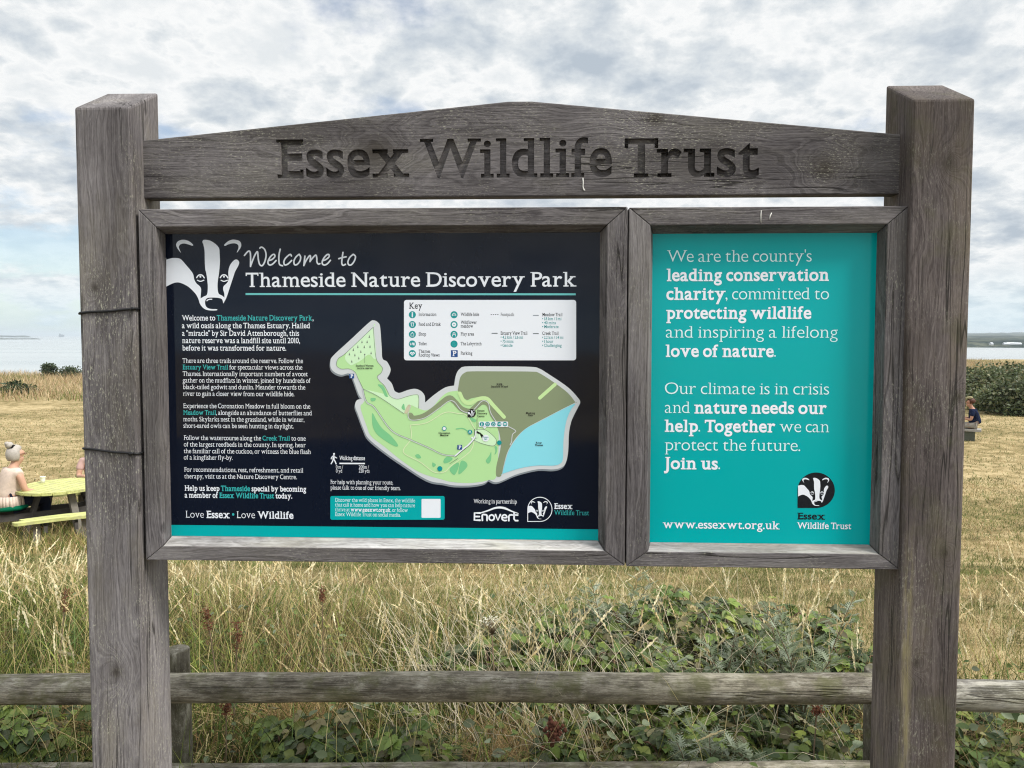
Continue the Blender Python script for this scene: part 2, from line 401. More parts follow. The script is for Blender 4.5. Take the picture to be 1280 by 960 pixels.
# hills of the far shore, on the right; two low spits of land far off on the left
mt, gg, b, o = new_mat('far_land')
co = gg.node('ShaderNodeTexCoord', 3)
n = gg.noise(gg.vm('MULTIPLY', co, (0.02, 0.006, 0.05)), 1.0, 6, 0.7)
gg.put(b.inputs['Base Color'], gg.ramp(n, [(0.40, (0.010, 0.020, 0.018)), (0.50, (0.022, 0.034, 0.026)), (0.56, (0.10, 0.105, 0.07)), (0.66, (0.018, 0.030, 0.024))]))
b.inputs['Roughness'].default_value = 1.0; b.inputs['Specular IOR Level'].default_value = 0.0
FAR = mt
def land(name, az0, az1, d0, d1, hts, label, taper=0.0, seed=0, nx=220, nyy=16, rough=5.0):
    A = np.radians(np.linspace(az0, az1, nx)); Dd = d0*(d1/d0)**np.linspace(0, 1, nyy)
    AA, DD = np.meshgrid(A, Dd)
    X = DD*np.sin(AA); Y = DD*np.cos(AA)-CAM_D
    t = np.linspace(0, 1, nyy)[:, None]*np.ones((1, nx))
    H = np.interp(t, [p[0] for p in hts], [p[1] for p in hts])
    H = H*(0.72+0.56*fbm(X, Y, 1/420.0, seed)) + (vnoise(X, Y, 1/18.0, seed+9)*rough)*np.clip(t*8, 0, 1)
    u = (AA-A[0])/(A[-1]-A[0])
    if taper: H = H*np.clip(np.minimum(u, 1-u)/taper, 0, 1)**0.7
    Z = WATER_Z-1.0+H+1.2*np.clip(t*12, 0, 1)
    idx = np.arange(nx*nyy).reshape(nyy, nx)
    q = np.stack([idx[:-1, :-1], idx[:-1, 1:], idx[1:, 1:], idx[1:, :-1]], -1).reshape(-1, 4)
    ob = np_mesh(name, np.stack([X.ravel(), Y.ravel(), Z.ravel()], -1), np.concatenate([q[:, [0, 1, 2]], q[:, [0, 2, 3]]]), FAR)
    return tag(ob, label, 'land', kind='structure')
land('far_shore', 2, 64, 1080, 2600, [(0, 0.3), (0.05, 3.0), (0.5, 6), (1, 11)], 'low wooded shore across the water', 0.06, 4)
land('far_hills', 0, 70, 2700, 5200, [(0, 2), (0.5, 14), (1, 26)], 'blue hills behind the far shore', 0.08, 8, rough=7)
land('land_spit', -50, -35.6, 5200, 5600, [(0, 0), (0.4, 5), (1, 10)], 'thin dark spit of land far out on the water', 0.02, 2, 80, 8, 2)
land('low_spit', -50, -35.1, 2900, 3100, [(0, 0.2), (0.5, 2.2), (1, 0.5)], 'low dark mudbank in the estuary', 0.02, 5, 80, 8, 0.8)

# ------------------------------------------------------------------ timber
WOOD_POST_L = wood('oak_left_post', 'Z', (0.092, 0.083, 0.081), (0.215, 0.199, 0.195), tint=(0.17, 0.15, 0.10), lichen=0.8, pith=(-0.95, 0.16), freq=70, knots=((0.72, -1.10, 0.05), (1.72, -1.13, 0.03)), seed=1.3)
WOOD_POST_R = wood('oak_right_post', 'Z', (0.056, 0.045, 0.042), (0.152, 0.129, 0.119), tint=(0.12, 0.095, 0.06), lichen=0.35, pith=(0.80, 0.15), freq=75, knots=((2.02, 0.995, 0.045), (1.06, 1.01, 0.035), (0.78, 0.95, 0.03), (1.45, 1.035, 0.03)), seed=5.1, crack=1.0, moss=0.2, edge=((0.926, 0.018, (0.24, 0.205, 0.10), 0.95, 1.15),))
WOOD_BEAM = wood('oak_header', 'X', (0.058, 0.052, 0.052), (0.160, 0.147, 0.145), tint=(0.135, 0.125, 0.10), lichen=0.7, pith=(2.02, 0.16), freq=85, knots=((0.297, 2.150, 0.05), (-0.42, 2.07, 0.09), (0.72, 2.02, 0.08)), seed=0.0)
def rail_wood(name, axis, seed, pith, light=(0.205, 0.190, 0.188)):
    return wood(name, axis, (0.072, 0.065, 0.065), light, tint=(0.155, 0.143, 0.12), lichen=0.45, pith=pith, freq=90, seed=seed)
RAILW = {'left': rail_wood('oak_frame_a', 'Z', 3.1, (-1.3, 0.2)), 'right': rail_wood('oak_frame_b', 'Z', 7.7, (1.2, 0.25)),
         'top': rail_wood('oak_frame_c', 'X', 11.3, (2.12, 0.2)), 'bottom': rail_wood('oak_frame_d', 'X', 2.9, (0.7, 0.2), (0.205, 0.190, 0.188))}
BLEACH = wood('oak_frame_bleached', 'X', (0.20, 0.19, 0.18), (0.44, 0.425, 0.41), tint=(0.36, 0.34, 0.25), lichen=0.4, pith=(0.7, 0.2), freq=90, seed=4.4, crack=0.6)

YF, YP, YB = -0.022, 0.020, 0.062           # frame front, panel face, frame back
PX0, PX1, PZ1 = -1.172, -1.029, 2.272    # left post
QX0, QX1, QZ1 = 0.906, 1.054, 2.278      # right post
PY0, PY1 = -0.035, 0.108
sign = thing('notice_board', 'big weathered oak notice board with two printed panels and a carved top beam', 'notice board', (0, 0, 0))
def post(x0, x1, zf, zb, mat, lean):
    mbf = MB()
    n = 26
    vs = []; fs = []
    for i in range(n):
        t = i/(n-1)
        for (cx_, cy_) in ((x0, PY0), (x1, PY0), (x1, PY1), (x0, PY1)):
            top = zf+(zb-zf)*(cy_-PY0)/(PY1-PY0)
            z = -0.25+(top+0.25)*t
            vs.append((cx_+lean*(z-1.2), cy_, z))
    for i in range(n-1):
        for k in range(4): fs.append((i*4+k, i*4+(k+1) % 4, i*4+4+(k+1) % 4, i*4+4+k))
    fs.append((3, 2, 1, 0)); fs.append(tuple((n-1)*4+k for k in range(4)))
    mbf.add(vs, fs)
    return mbf.build('post', mat, sign, bevel=0.006, seg=2)
zl_f = U(127, 134, PY0)[1]; zl_b = U(165, 116.5, PY1)[1]
zr_f = U(1180, 123.8, PY0)[1]; zr_b = U(1142, 106.5, PY1)[1]
post(PX0, PX1, zl_f, zl_b, WOOD_POST_L, 0.0)
post(QX0, QX1, zr_f, zr_b, WOOD_POST_R, 0.0)['label'] = 'darker brown oak post on the right'

# mitred frames
def frame(pxo, pxf, pxp, WM):
    """outer / face-edge / panel-edge bounds given as photo px (x0,x1,z-top,z-bottom), turned into metres"""
    fr = thing('panel_frame', None, None); fr.parent = sign
    xo = [U(pxo[0], 480, YF)[0], U(pxo[1], 480, YF)[0]]
    def bounds(p, y):
        a = U(p[0], p[4], y); bb = U(p[1], p[5], y)
        return (a[0], bb[0], U(p[6], p[2], y)[1], U(p[6], p[3], y)[1])
    O = bounds(pxo, YF); Fc = bounds(pxf, YF); Pn = bounds(pxp, YP)
    prof = [(O, YB), (O, YF), (Fc, YF), (Pn, YP), (Pn, YB)]
    def corner(B, cx_, cz_): return (B[0] if cx_ == 0 else B[1], B[2] if cz_ == 1 else B[3])
    for side, (a, bb) in {'left': ((0, 0), (0, 1)), 'right': ((1, 1), (1, 0)), 'top': ((0, 1), (1, 1)), 'bottom': ((1, 0), (0, 0))}.items():
        mbf = MB(); vs = []
        for (B, y) in prof:
            p = corner(B, *a); vs.append((p[0], y, p[1]))
        for (B, y) in prof:
            p = corner(B, *bb); vs.append((p[0], y, p[1]))
        k = len(prof)
        # leave a hairline open at the mitre
        va = Vector(vs[1]); vb = Vector(vs[k+1]); ax = (vb-va).normalized()*0.0007
        vs = [Vector(v)+ax for v in vs[:k]]+[Vector(v)-ax for v in vs[k:]]
        fs = [(i, i+1, k+i+1, k+i) for i in range(k-1)]+[(k-1, 0, k, 2*k-1), tuple(range(k-1, -1, -1)), tuple(range(k, 2*k))]
        mbf.add(vs, fs)
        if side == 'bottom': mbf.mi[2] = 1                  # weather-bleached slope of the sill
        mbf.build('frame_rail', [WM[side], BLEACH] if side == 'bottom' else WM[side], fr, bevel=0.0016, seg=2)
    return fr, Pn
WM2 = dict(RAILW)
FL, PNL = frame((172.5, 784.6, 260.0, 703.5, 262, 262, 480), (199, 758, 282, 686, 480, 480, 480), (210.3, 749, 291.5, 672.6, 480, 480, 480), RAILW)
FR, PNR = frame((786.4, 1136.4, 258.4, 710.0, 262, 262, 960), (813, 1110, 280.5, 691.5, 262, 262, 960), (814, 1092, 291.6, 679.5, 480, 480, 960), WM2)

def slab(name, mat, parent, B, y0, y1):
    mbf = MB(); mbf.box(((B[0]+B[1])/2, (y0+y1)/2, (B[2]+B[3])/2), (abs(B[1]-B[0]), abs(y1-y0), abs(B[2]-B[3])))
    return mbf.build(name, mat, parent)
NAVY = panel_mat('navy_print', (0.0022, 0.0052, 0.015), 0.06, 0.28)
TEAL = panel_mat('teal_print', (0.0, 0.37, 0.375), 0.12, 0.22)
WHITE = panel_mat('white_print', (0.72, 0.74, 0.78), 0.12)
ins = 0.004
BL = (PNL[0]-ins, PNL[1]+ins, PNL[2]+ins, PNL[3]-ins); BR = (PNR[0]-ins, PNR[1]+ins, PNR[2]+ins, PNR[3]-ins)
# panels sit just behind the bead of the frame
welcome = slab('welcome_panel', NAVY, FL, BL, YP+0.001, YP+0.006); welcome['label'] = 'glossy navy panel with a map and white lettering'
charity = slab('message_panel', TEAL, FR, BR, YP+0.001, YP+0.006); charity['label'] = 'teal panel with large white lettering'
backL = slab('back_board', RAILW['top'], FL, (PNL[0]+.002, PNL[1]-.002, PNL[2]-.002, PNL[3]+.002), YP+0.0062, YP+0.02)
backR = slab('back_board', RAILW['top'], FR, (PNR[0]+.002, PNR[1]-.002, PNR[2]-.002, PNR[3]+.002), YP+0.0062, YP+0.02)
YT = YP+0.001                             # face of both panels

# ------------------------------------------------------------------ lettering: built-in face given slab serifs
XH, CAP = 0.449, 0.682
SER = {}
for chs, spec in (('AHKX', 'b0B b9B'), ('I', 'b0B T0B'), ('BDEL', 'b0L'), ('F', 'b0B'), ('P', 'b0B'), ('M', 'b0B b9B'), ('N', 'b0B'),
                  ('R', 'b0B b9R'), ('TY', 'b0B'), ('fhkmnrx', 'b0B'), ('hkx', 'b9B'), ('mn', 'b9B'), ('m', 'b1R'), ('il', 'b0B'), ('du', 'b9R'), ('a', 'b9R'), ('pq', 'd0B'),
                  ('BDEFPR', 'T0L'), ('L', 'T0B'), ('HKXUVWY', 'T0B T9B'), ('M', 'T0L T9R'), ('N', 'T0L T9B'),
                  ('imnpruj', 'x0L'), ('u', 'x9L'), ('vwxyk', 'x9B'), ('vwxy', 'x0B'), ('bhkldh', 'T0L'), ('1', 'b0B'), ('1', 'T0L'), ('J', 'T0B')):
    for ch in chs: SER.setdefault(ch, []); SER[ch] += spec.split()
CHARS = sorted(set('ABCDEFGHIJKLMNOPQRSTUVWXYZabcdefghijklmnopqrstuvwxyz0123456789.,"-/\u2022\''))
WEIGHTS = {'l': (-0.012, 0.034), 'r': (-0.004, 0.042), 's': (0.008, 0.052), 'b': (0.020, 0.072)}
GL = {}
def build_font(res=4):
    tmp = []
    for w, (off, t) in WEIGHTS.items():
        for ch in CHARS:
            c = bpy.data.curves.new('glyph', 'FONT'); c.body = ch; c.resolution_u = res; c.offset = off
            o = bpy.data.objects.new('glyph', c); COL.objects.link(o); tmp.append((w, ch, o, c))
    dg = bpy.context.evaluated_depsgraph_get()
    for w, ch, o, c in tmp:
        off, t = WEIGHTS[w]
        me = o.evaluated_get(dg).to_mesh()
        V = [(v.co.x, v.co.y) for v in me.vertices]; F = [tuple(p.vertices) for p in me.polygons]
        cnt = {}
        for f in F:
            for i in range(len(f)):
                e = (f[i], f[(i+1) % len(f)]); k = tuple(sorted(e)); cnt.setdefault(k, []).append(e)
        B = [v[0] for v in cnt.values() if len(v) == 1]
        def scan(y):
            xs = sorted(V[a][0]+(y-V[a][1])*(V[b_][0]-V[a][0])/(V[b_][1]-V[a][1]) for a, b_ in B if (V[a][1]-y)*(V[b_][1]-y) < 0)
            return [(xs[i], xs[i+1]) for i in range(0, len(xs)-1, 2)]
        ymax = max(p[1] for p in V); ymin = min(p[1] for p in V)
        rects = []; s = 0.052+0.2*t
        for q_ in SER.get(ch, []):
            lv, ix, sd_ = q_[0], int(q_[1]), q_[2]
            if lv == 'b': ys = -off; up = 1
            elif lv == 'd': ys = ymin; up = 1
            elif lv == 'x': ys = XH+off; up = -1
            else: ys = ymax; up = -1
            iv = scan(ys+up*0.012)
            if not iv: continue
            a, b_ = iv[-1] if ix == 9 else iv[min(ix, len(iv)-1)]
            x0 = a-s if sd_ in 'LB' else a+0.01; x1 = b_+s if sd_ in 'RB' else min(b_, a+0.09)
            if sd_ == 'L' and lv in 'xTd': x0 = a-s*1.25
            if sd_ == 'R': x0 = max(a, b_-0.09)
            y0, y1 = (ys, ys+t) if up > 0 else (ys-t, ys)
            rects.append((x0, x1, y0, y1))
        if ch == 'T' or ch == 'E' or ch == 'F' or ch == 'L':      # vertical beaks on the arms
            x0 = min(p[0] for p in V); x1 = max(p[0] for p in V); bk = (0.05+t) if ch == 'T' else 0.03
            if ch == 'T': rects += [(x0, x0+t, ymax-t-bk-.03, ymax), (x1-t, x1, ymax-t-bk-.03, ymax)]
            if ch in 'EF': rects += [(x1-t, x1, ymax-t-bk-.03, ymax)]
            if ch in 'EL': rects += [(x1-t, x1, -off, t+bk+.03)]
        o.to_mesh_clear()
        xs = [p[0] for p in V]+[r[0] for r in rects]+[r[1] for r in rects]
        GL[(w, ch)] = (V, F, rects, min(xs), max(xs))
    for w, ch, o, c in tmp:
        bpy.data.objects.remove(o); bpy.data.curves.remove(c)
build_font()
def fy(y):    # raise the x-height a little
    return y*1.075 if y < XH else XH*1.075+(y-XH)*(CAP-XH*1.075)/(CAP-XH)
GAP = {'l': 0.046, 'r': 0.042, 's': 0.036, 'b': 0.030}
KERN = {'W': 0.06, 'T': 0.07, 'V': 0.06, 'Y': 0.07, 'P': 0.04, 'F': 0.04, 'r': 0.01, 'f': 0.01}
def layout(segs):
    """[(text, weight, key)] -> list of (weight, char, x) and total width in em"""
    x = 0.0; out = []; prev = False
    for text, w, key in segs:
        for ch in text:
            if ch == ' ': x += 0.215; prev = None; continue
            if prev in KERN and ch.islower() and ch not in 'bdfhkl': x -= KERN[prev]
            elif prev in ('d', 'y', 'v', 'w') and ch in '.,': x -= 0.03
            prev = ch
            V, F, rc, a, b_ = GL[(w, ch)]
            out.append((w, ch, x-a, key)); x += (b_-a)+GAP[w]
    return out, x-GAP[segs[-1][1]]
class Print:
    """flat print on a panel: thin layers of ink, one mesh, one slot per colour"""
    def __init__(s, face=None): s.mb = MB(); s.mats = []; s.lay = 0; s.face = face if face is not None else YT
    def mi(s, mat):
        if mat not in s.mats: s.mats.append(mat)
        return s.mats.index(mat)
    def y(s, lift): return s.face-0.0003-lift*0.00015
    def poly(s, pts, mat, lift=0, holes=()):
        """pts in metres (x,z)"""
        loops = [[Vector((p[0], p[1], 0)) for p in lp] for lp in (pts, *holes)]
        flat = [p for lp in loops for p in lp]
        y = s.y(lift); fs = []
        ix = []; o = 0
        for lp in loops: ix.append(list(range(o, o+len(lp)))); o += len(lp)
        vo, _, fo, *_r = delaunay_2d_cdt([p.to_2d() for p in flat], [], ix, 2 if holes else 1, 1e-7)
        for t in fo:
            a, b_, c = (vo[i] for i in t[:3])
            fs.append(t if (b_-a).cross(c-a) > 0 else t[::-1])
        s.mb.add([(p.x, y, p.y) for p in vo], fs, s.mi(mat))
    def px(s, pts, mat, lift=0, smooth=True, holes=()):
        def cv(l): return [U(*p, s.face) for p in (crom(l, True) if smooth else l)]
        s.poly(cv(pts), mat, lift, [cv(h) for h in holes])
    def stroke(s, pts, width, mat, lift=0, closed=False, smooth=True, caps=True):
        """pts px, width px; flat ribbon with round ends"""
        P = [Vector(U(*p, s.face)) for p in (crom(pts, closed) if smooth else pts)]
        k = (CAM_D+s.face)/FPX*width/2; N = len(P); vs = []; fs = []; y = s.y(lift)
        for i, p in enumerate(P):
            a = P[(i-1) % N] if (closed or i) else P[0]; b_ = P[(i+1) % N] if (closed or i < N-1) else P[-1]
            t = (b_-a); t = t.normalized() if t.length > 1e-9 else Vector((1, 0)); nn = Vector((-t.y, t.x))*k
            yy = y-i*2e-7
            vs += [(p.x+nn.x, yy, p.y+nn.y), (p.x-nn.x, yy, p.y-nn.y)]
        for i in range(N if closed else N-1):
            j = (i+1) % N; fs.append((2*i, 2*i+1, 2*j+1, 2*j))
        s.mb.add(vs, fs, s.mi(mat))
        if caps and not closed:
            for p, e in ((P[0], 1), (P[-1], 2)):
                s.disc_m(p, k, mat, lift+0.06*e, 10)
    def disc_m(s, c, r, mat, lift, n=20):
        y = s.y(lift)
        s.mb.add([(c[0]+r*math.cos(2*math.pi*i/n), y, c[1]+r*math.sin(2*math.pi*i/n)) for i in range(n)], [tuple(range(n))], s.mi(mat))
    def disc(s, x, y, r, mat, lift=0, n=20):
        s.disc_m(U(x, y, s.face), r*(CAM_D+s.face)/FPX, mat, lift, n)
    def rrect(s, x0, y0, x1, y1, r, mat, lift=0):
        pts = []
        for cx_, cy_, a0 in ((x1-r, y0+r, -90), (x1-r, y1-r, 0), (x0+r, y1-r, 90), (x0+r, y0+r, 180)):
            for k in range(5):
                a = R_(a0+k*22.5); pts.append((cx_+r*math.cos(a), cy_+r*math.sin(a)))
        s.px(pts, mat, lift, smooth=False)
    def text(s, segs, x0, y0, x1, cap, lift=1, maxstretch=None):
        """one line: starts at px (x0,y0) on the baseline, ends at px x1, cap height in px"""
        gl, w = layout(segs); a = U(x0, y0, s.face); b_ = U(x1, y0, s.face)
        sx = (b_[0]-a[0])/w; sz = cap*(CAM_D+s.face)/FPX/CAP
        for wt, ch, gx_, mat in gl:
            V, F, rc, _, _ = GL[(wt, ch)]
            mi = s.mi(mat); y = s.y(lift)
            s.mb.add([(a[0]+(gx_+p[0])*sx, y, a[1]+fy(p[1])*sz) for p in V], F, mi)
            for k, (u0, u1, v0, v1) in enumerate(rc):
                yy = y-0.00003*(k+1); v0, v1 = fy(v0), fy(v1)
                s.mb.add([(a[0]+(gx_+u)*sx, yy, a[1]+v*sz) for u, v in ((u0, v0), (u1, v0), (u1, v1), (u0, v1))], [(0, 1, 2, 3)], mi)
    def build(s, name, parent): return s.mb.build(name, s.mats, parent)
def crom(pts, closed=False, k=5):
    """Catmull-Rom through the points"""
    n = len(pts); out = []
    for i in range(n if closed else n-1):
        if closed: a, b_, c, d = pts[i-1], pts[i], pts[(i+1) % n], pts[(i+2) % n]
        else: a, b_, c, d = pts[max(i-1, 0)], pts[i], pts[i+1], pts[min(i+2, n-1)]
        for j in range(k):
            t = j/k; t2, t3 = t*t, t*t*t
            out.append(tuple(0.5*(2*b_[q]+(c[q]-a[q])*t+(2*a[q]-5*b_[q]+4*c[q]-d[q])*t2+(3*b_[q]-a[q]-3*c[q]+d[q])*t3) for q in (0, 1)))
    if not closed: out.append(tuple(pts[-1]))
    return out
# ------------------------------------------------------------------ what is printed on the panels
TEALINK = plain('teal_ink', (0.035, 0.42, 0.42), 0.2); TEALD = plain('teal_icon_ink', (0.0, 0.28, 0.28), 0.2)
LINE = plain('pale_teal_ink', (0.13, 0.50, 0.50), 0.2)
BLACK = plain('black_ink', (0.006, 0.008, 0.012), 0.2)
GREYTX = plain('grey_ink', (0.09, 0.11, 0.12), 0.2)
PWHITE = plain('pale_white_ink', (0.66, 0.88, 0.88), 0.25)
MAPW = plain('map_border_ink', (0.62, 0.65, 0.66), 0.2); MAPG = plain('map_edge_ink', (0.22, 0.25, 0.28), 0.2)
MGREEN = plain('map_green_ink', (0.46, 0.74, 0.34), 0.2); MPALE = plain('map_pale_green_ink', (0.62, 0.86, 0.55), 0.2)
MDK = plain('map_wood_ink', (0.20, 0.56, 0.26), 0.2); MOLIVE = plain('map_mudflat_ink', (0.24, 0.29, 0.17), 0.2)
MBLUE = plain('map_river_ink', (0.25, 0.70, 0.80), 0.2); MPATH = plain('map_path_ink', (0.70, 0.80, 0.50), 0.2)
MLIME = plain('map_lime_ink', (0.56, 0.78, 0.36), 0.2); PBLUE = plain('parking_blue_ink', (0.01, 0.07, 0.25), 0.2)
MGREY = plain('map_line_ink', (0.16, 0.19, 0.16), 0.2); SAND = plain('map_sand_ink', (0.60, 0.55, 0.38), 0.2)
LW = plain('lettering_white_ink', (0.80, 0.83, 0.88), 0.25, 0.3)

def badger(pr, ox, oy, kx, ky, lift, eyes=True):
    M = lambda l: [(ox+u*kx, oy+v*ky) for u, v in l]
    pr.px(M([(205, 220), (165, 170), (150, 128), (168, 92), (210, 73), (260, 74), (310, 95), (346, 130), (335, 140), (300, 128), (250, 115), (215, 118), (190, 135), (183, 165)]), LW, lift)
    pr.px(M([(850, 220), (890, 170), (902, 130), (888, 92), (850, 74), (800, 70), (750, 88), (706, 128), (715, 142), (760, 122), (810, 112), (850, 120), (868, 140), (868, 170)]), LW, lift)
    head = [(36, 300), (36, 300), (110, 282), (180, 285), (220, 310), (280, 380), (330, 440), (350, 480), (360, 530), (385, 575), (420, 605), (438, 640), (435, 700), (432, 747), (432, 748),
            (470, 725), (505, 705), (515, 640), (512, 560), (500, 470), (485, 400), (480, 300), (478, 200), (465, 130), (453, 95), (465, 74), (500, 72), (550, 85), (610, 125), (645, 170),
            (652, 230), (655, 330), (645, 450), (632, 540), (628, 620), (640, 690), (680, 715), (708, 738), (708, 737), (705, 690), (692, 640), (700, 605), (740, 565), (755, 520), (752, 450), (765, 380),
            (800, 325), (840, 298), (875, 320), (870, 365), (830, 440), (800, 530), (770, 620), (730, 740), (695, 805), (694, 804), (680, 760), (640, 742), (560, 738), (510, 745), (485, 780),
            (490, 830), (515, 858), (560, 870), (618, 872), (618, 885), (540, 886), (480, 870), (430, 820), (405, 750), (370, 690), (300, 620), (230, 580), (170, 563), (110, 575), (36, 612), (36, 611)]
    pr.px(M(head), LW, lift+.1)
    if eyes:
        for e in (0, 272):
            pr.stroke(M([(388+e, 508), (405+e, 484), (430+e, 475), (455+e, 484), (474+e, 510)]), 15*kx, LW, lift)
            pr.stroke(M([(396+e, 538), (430+e, 551), (470+e, 538)]), 12*kx, LW, lift)
            pr.disc(ox+(430+e)*kx, oy+497*ky, 12*kx, LW, lift, 10)
        pr.stroke(M([(505, 775), (525, 760), (562, 757)]), 12*kx, LW, lift)
def drop(pr, x0, y0, x1, y1, mat, lift, k=0.0):
    """round badge with a square lower-left corner"""
    cx_, cy_, rx, ry = (x0+x1)/2, (y0+y1)/2, (x1-x0)/2-k, (y1-y0)/2-k
    pts = [(cx_+rx*math.cos(a), cy_-ry*math.sin(a)) for a in [R_(-90+270*i/40) for i in range(41)]]
    pts.append((cx_-rx, cy_+ry))
    pr.px(pts, mat, lift, smooth=False)

# --- emblem
pb = Print(); badger(pb, 204, 292, 1/9.23, 1/9.23, 1)
pb.build('badger_emblem', FL)['label'] = 'white badger face emblem'

# --- lettering of the welcome panel
pt = Print()
hand = [[(45, 155), (65, 130), (85, 112), (100, 117), (106, 160), (106, 265)], [(106, 262), (125, 210), (150, 150), (174, 116), (180, 150), (185, 200), (198, 245), (222, 257), (245, 225), (258, 180), (261, 140), (250, 100), (232, 79), (212, 72), (199, 82)],
        [(283, 207), (320, 195), (348, 168), (345, 146), (325, 148), (298, 178), (281, 215), (284, 240), (302, 250), (330, 238), (362, 205)],
        [(403, 92), (392, 140), (389, 200), (397, 245), (426, 258)], [(515, 160), (505, 144), (480, 158), (450, 190), (439, 225), (450, 249), (480, 240), (517, 205)],
        [(592, 143), (562, 168), (540, 210), (546, 246), (572, 244), (600, 210), (607, 170), (592, 143)],
        [(650, 162), (645, 200), (639, 256)], [(640, 252), (658, 212), (685, 170), (701, 155), (706, 175), (700, 216)], [(700, 216), (717, 192), (745, 160), (760, 152), (768, 178), (770, 220), (785, 241), (800, 236)],
        [(824, 208), (860, 195), (891, 168), (889, 146), (868, 149), (840, 180), (823, 217), (826, 241), (846, 250), (875, 237), (905, 203)],
        [(1030, 124), (1022, 180), (1018, 230), (1030, 253), (1055, 243)], [(988, 187), (1020, 177), (1062, 168)],
        [(1133, 143), (1098, 175), (1079, 220), (1090, 249), (1117, 245), (1145, 207), (1155, 165), (1133, 143)]]
for st in hand: pt.stroke([(300+a/8, 300+b_/8) for a, b_ in st], 1.95, LW, 1)
W_, T_ = LW, TEALINK
pt.text([('Thameside Nature Discovery Park', 's', W_)], 307.4, 358.6, 720.5, 17.6)
pt.stroke([(307, 367.6), (719.6, 367.9)], 2.4, LINE, 1, smooth=False, caps=False)
body = [
 (227.5, 400.6, 392.0, 6.7, [('Welcome to ', 's', W_), ('Thameside Nature Discovery Park', 's', T_), (',', 's', W_)]),
 (227.5, 410.2, 387.7, 6.7, [('a wild oasis along the Thames Estuary. Hailed', 's', W_)]),
 (227.7, 419.7, 374.0, 6.7, [('a "miracle" by Sir David Attenborough, this', 's', W_)]),
 (227.8, 428.8, 375.0, 6.7, [('nature reserve was a landfill site until 2010,', 's', W_)]),
 (227.9, 438.1, 357.8, 6.7, [('before it was transformed for nature.', 's', W_)]),
 (228.3, 453.6, 378.8, 5.9, [('There are three trails around the reserve. Follow the', 'r', W_)]),
 (228.4, 461.7, 378.0, 5.9, [('Estuary View Trail', 's', T_), (' for spectacular views across the', 'r', W_)]),
 (228.5, 469.9, 384.6, 5.9, [('Thames. Internationally important numbers of avocet', 'r', W_)]),
 (228.5, 478.1, 388.2, 5.9, [('gather on the mudflats in winter, joined by hundreds of', 'r', W_)]),
 (228.8, 486.4, 381.7, 5.9, [('black-tailed godwit and dunlin. Meander towards the', 'r', W_)]),
 (229.0, 494.8, 367.9, 5.9, [('river to gain a closer view from our wildlife hide.', 'r', W_)]),
 (229.2, 510.1, 387.9, 5.9, [('Experience the Coronation Meadow in full bloom on the', 'r', W_)]),
 (229.2, 518.4, 389.8, 5.9, [('Meadow Trail', 's', T_), (', alongside an abundance of butterflies and', 'r', W_)]),
 (229.2, 526.6, 380.5, 5.9, [('moths. Skylarks nest in the grassland, while in winter,', 'r', W_)]),
 (229.4, 534.8, 367.2, 5.9, [('short-eared owls can be seen hunting in daylight.', 'r', W_)]),
 (229.9, 549.9, 382.2, 5.9, [('Follow the watercourse along the ', 'r', W_), ('Creek Trail', 's', T_), (' to one', 'r', W_)]),
 (229.9, 558.1, 382.2, 5.9, [('of the largest reedbeds in the county. In spring, hear', 'r', W_)]),
 (229.9, 566.4, 388.7, 5.9, [('the familiar call of the cuckoo, or witness the blue flash', 'r', W_)]),
 (229.9, 574.4, 291.0, 5.9, [('of a kingfisher fly-by.', 'r', W_)]),
 (230.4, 589.6, 379.1, 5.9, [('For recommendations, rest, refreshment, and retail', 'r', W_)]),
 (230.5, 597.9, 371.0, 5.9, [('therapy, visit us at the Nature Discovery Centre.', 'r', W_)]),
 (231.0, 613.2, 382.7, 6.7, [('Help us keep ', 'b', W_), ('Thameside', 'b', T_), (' special by becoming', 'b', W_)]),
 (231.0, 621.9, 365.3, 6.7, [('a member of ', 'b', W_), ('Essex Wildlife Trust', 'b', T_), (' today.', 'b', W_)]),
 (232.3, 647.0, 366.9, 9.0, [('Love ', 'l', W_), ('Essex', 'b', W_), (' \u2022 ', 'r', T_), ('Love ', 'l', W_), ('Wildlife', 'b', W_)]),
 (592.0, 629.0, 646.0, 5.4, [('Working in partnership', 'r', W_)]),
 (692.6, 635.9, 715.6, 6.9, [('Essex', 'b', W_)]), (692.6, 643.7, 736.2, 6.3, [('Wildlife Trust', 'r', T_)]),
 (424.2, 574.9, 456.3, 5.2, [('Walking distance', 's', W_)]),
 (420.0, 585.8, 428.8, 4.4, [('0 m /', 'r', W_)]), (420.0, 590.7, 427.8, 4.4, [('0 yd', 'r', W_)]),
 (448.6, 585.8, 461.2, 4.4, [('200m /', 'r', W_)]), (448.6, 590.7, 462.0, 4.4, [('220 yds', 'r', W_)]),
 (413.2, 605.0, 491.4, 5.4, [('For help with planning your route,', 'r', W_)]),
 (413.2, 611.9, 500.6, 5.4, [('please talk to one of our friendly team.', 'r', W_)])]
for x0, y0, x1, cap, segs in body: pt.text(segs, x0, y0, x1, cap)
pt.stroke([(424.4, 579.2), (456.2, 579.4)], 1.8, W_, 1, smooth=False, caps=False)
# walking figure
pt.disc(417.6, 567.3, 1.25, W_, 1, 12)
for st, w in (([(417.2, 569.6), (416.9, 574)], 2.6), ([(416.7, 574), (415.6, 576.8), (414.0, 579.6)], 1.5), ([(417.2, 574), (418.9, 576.6), (420.2, 579.8)], 1.5),
              ([(416.6, 569.8), (414.5, 571.6), (414.0, 573.6)], 1.1), ([(417.8, 569.8), (419.4, 571.8), (421.0, 572.4)], 1.1)):
    pt.stroke(st, w, W_, 1, smooth=False)
pt.build('lettering', FL)

# --- partner word and badge, teal band, information box
pd = Print()
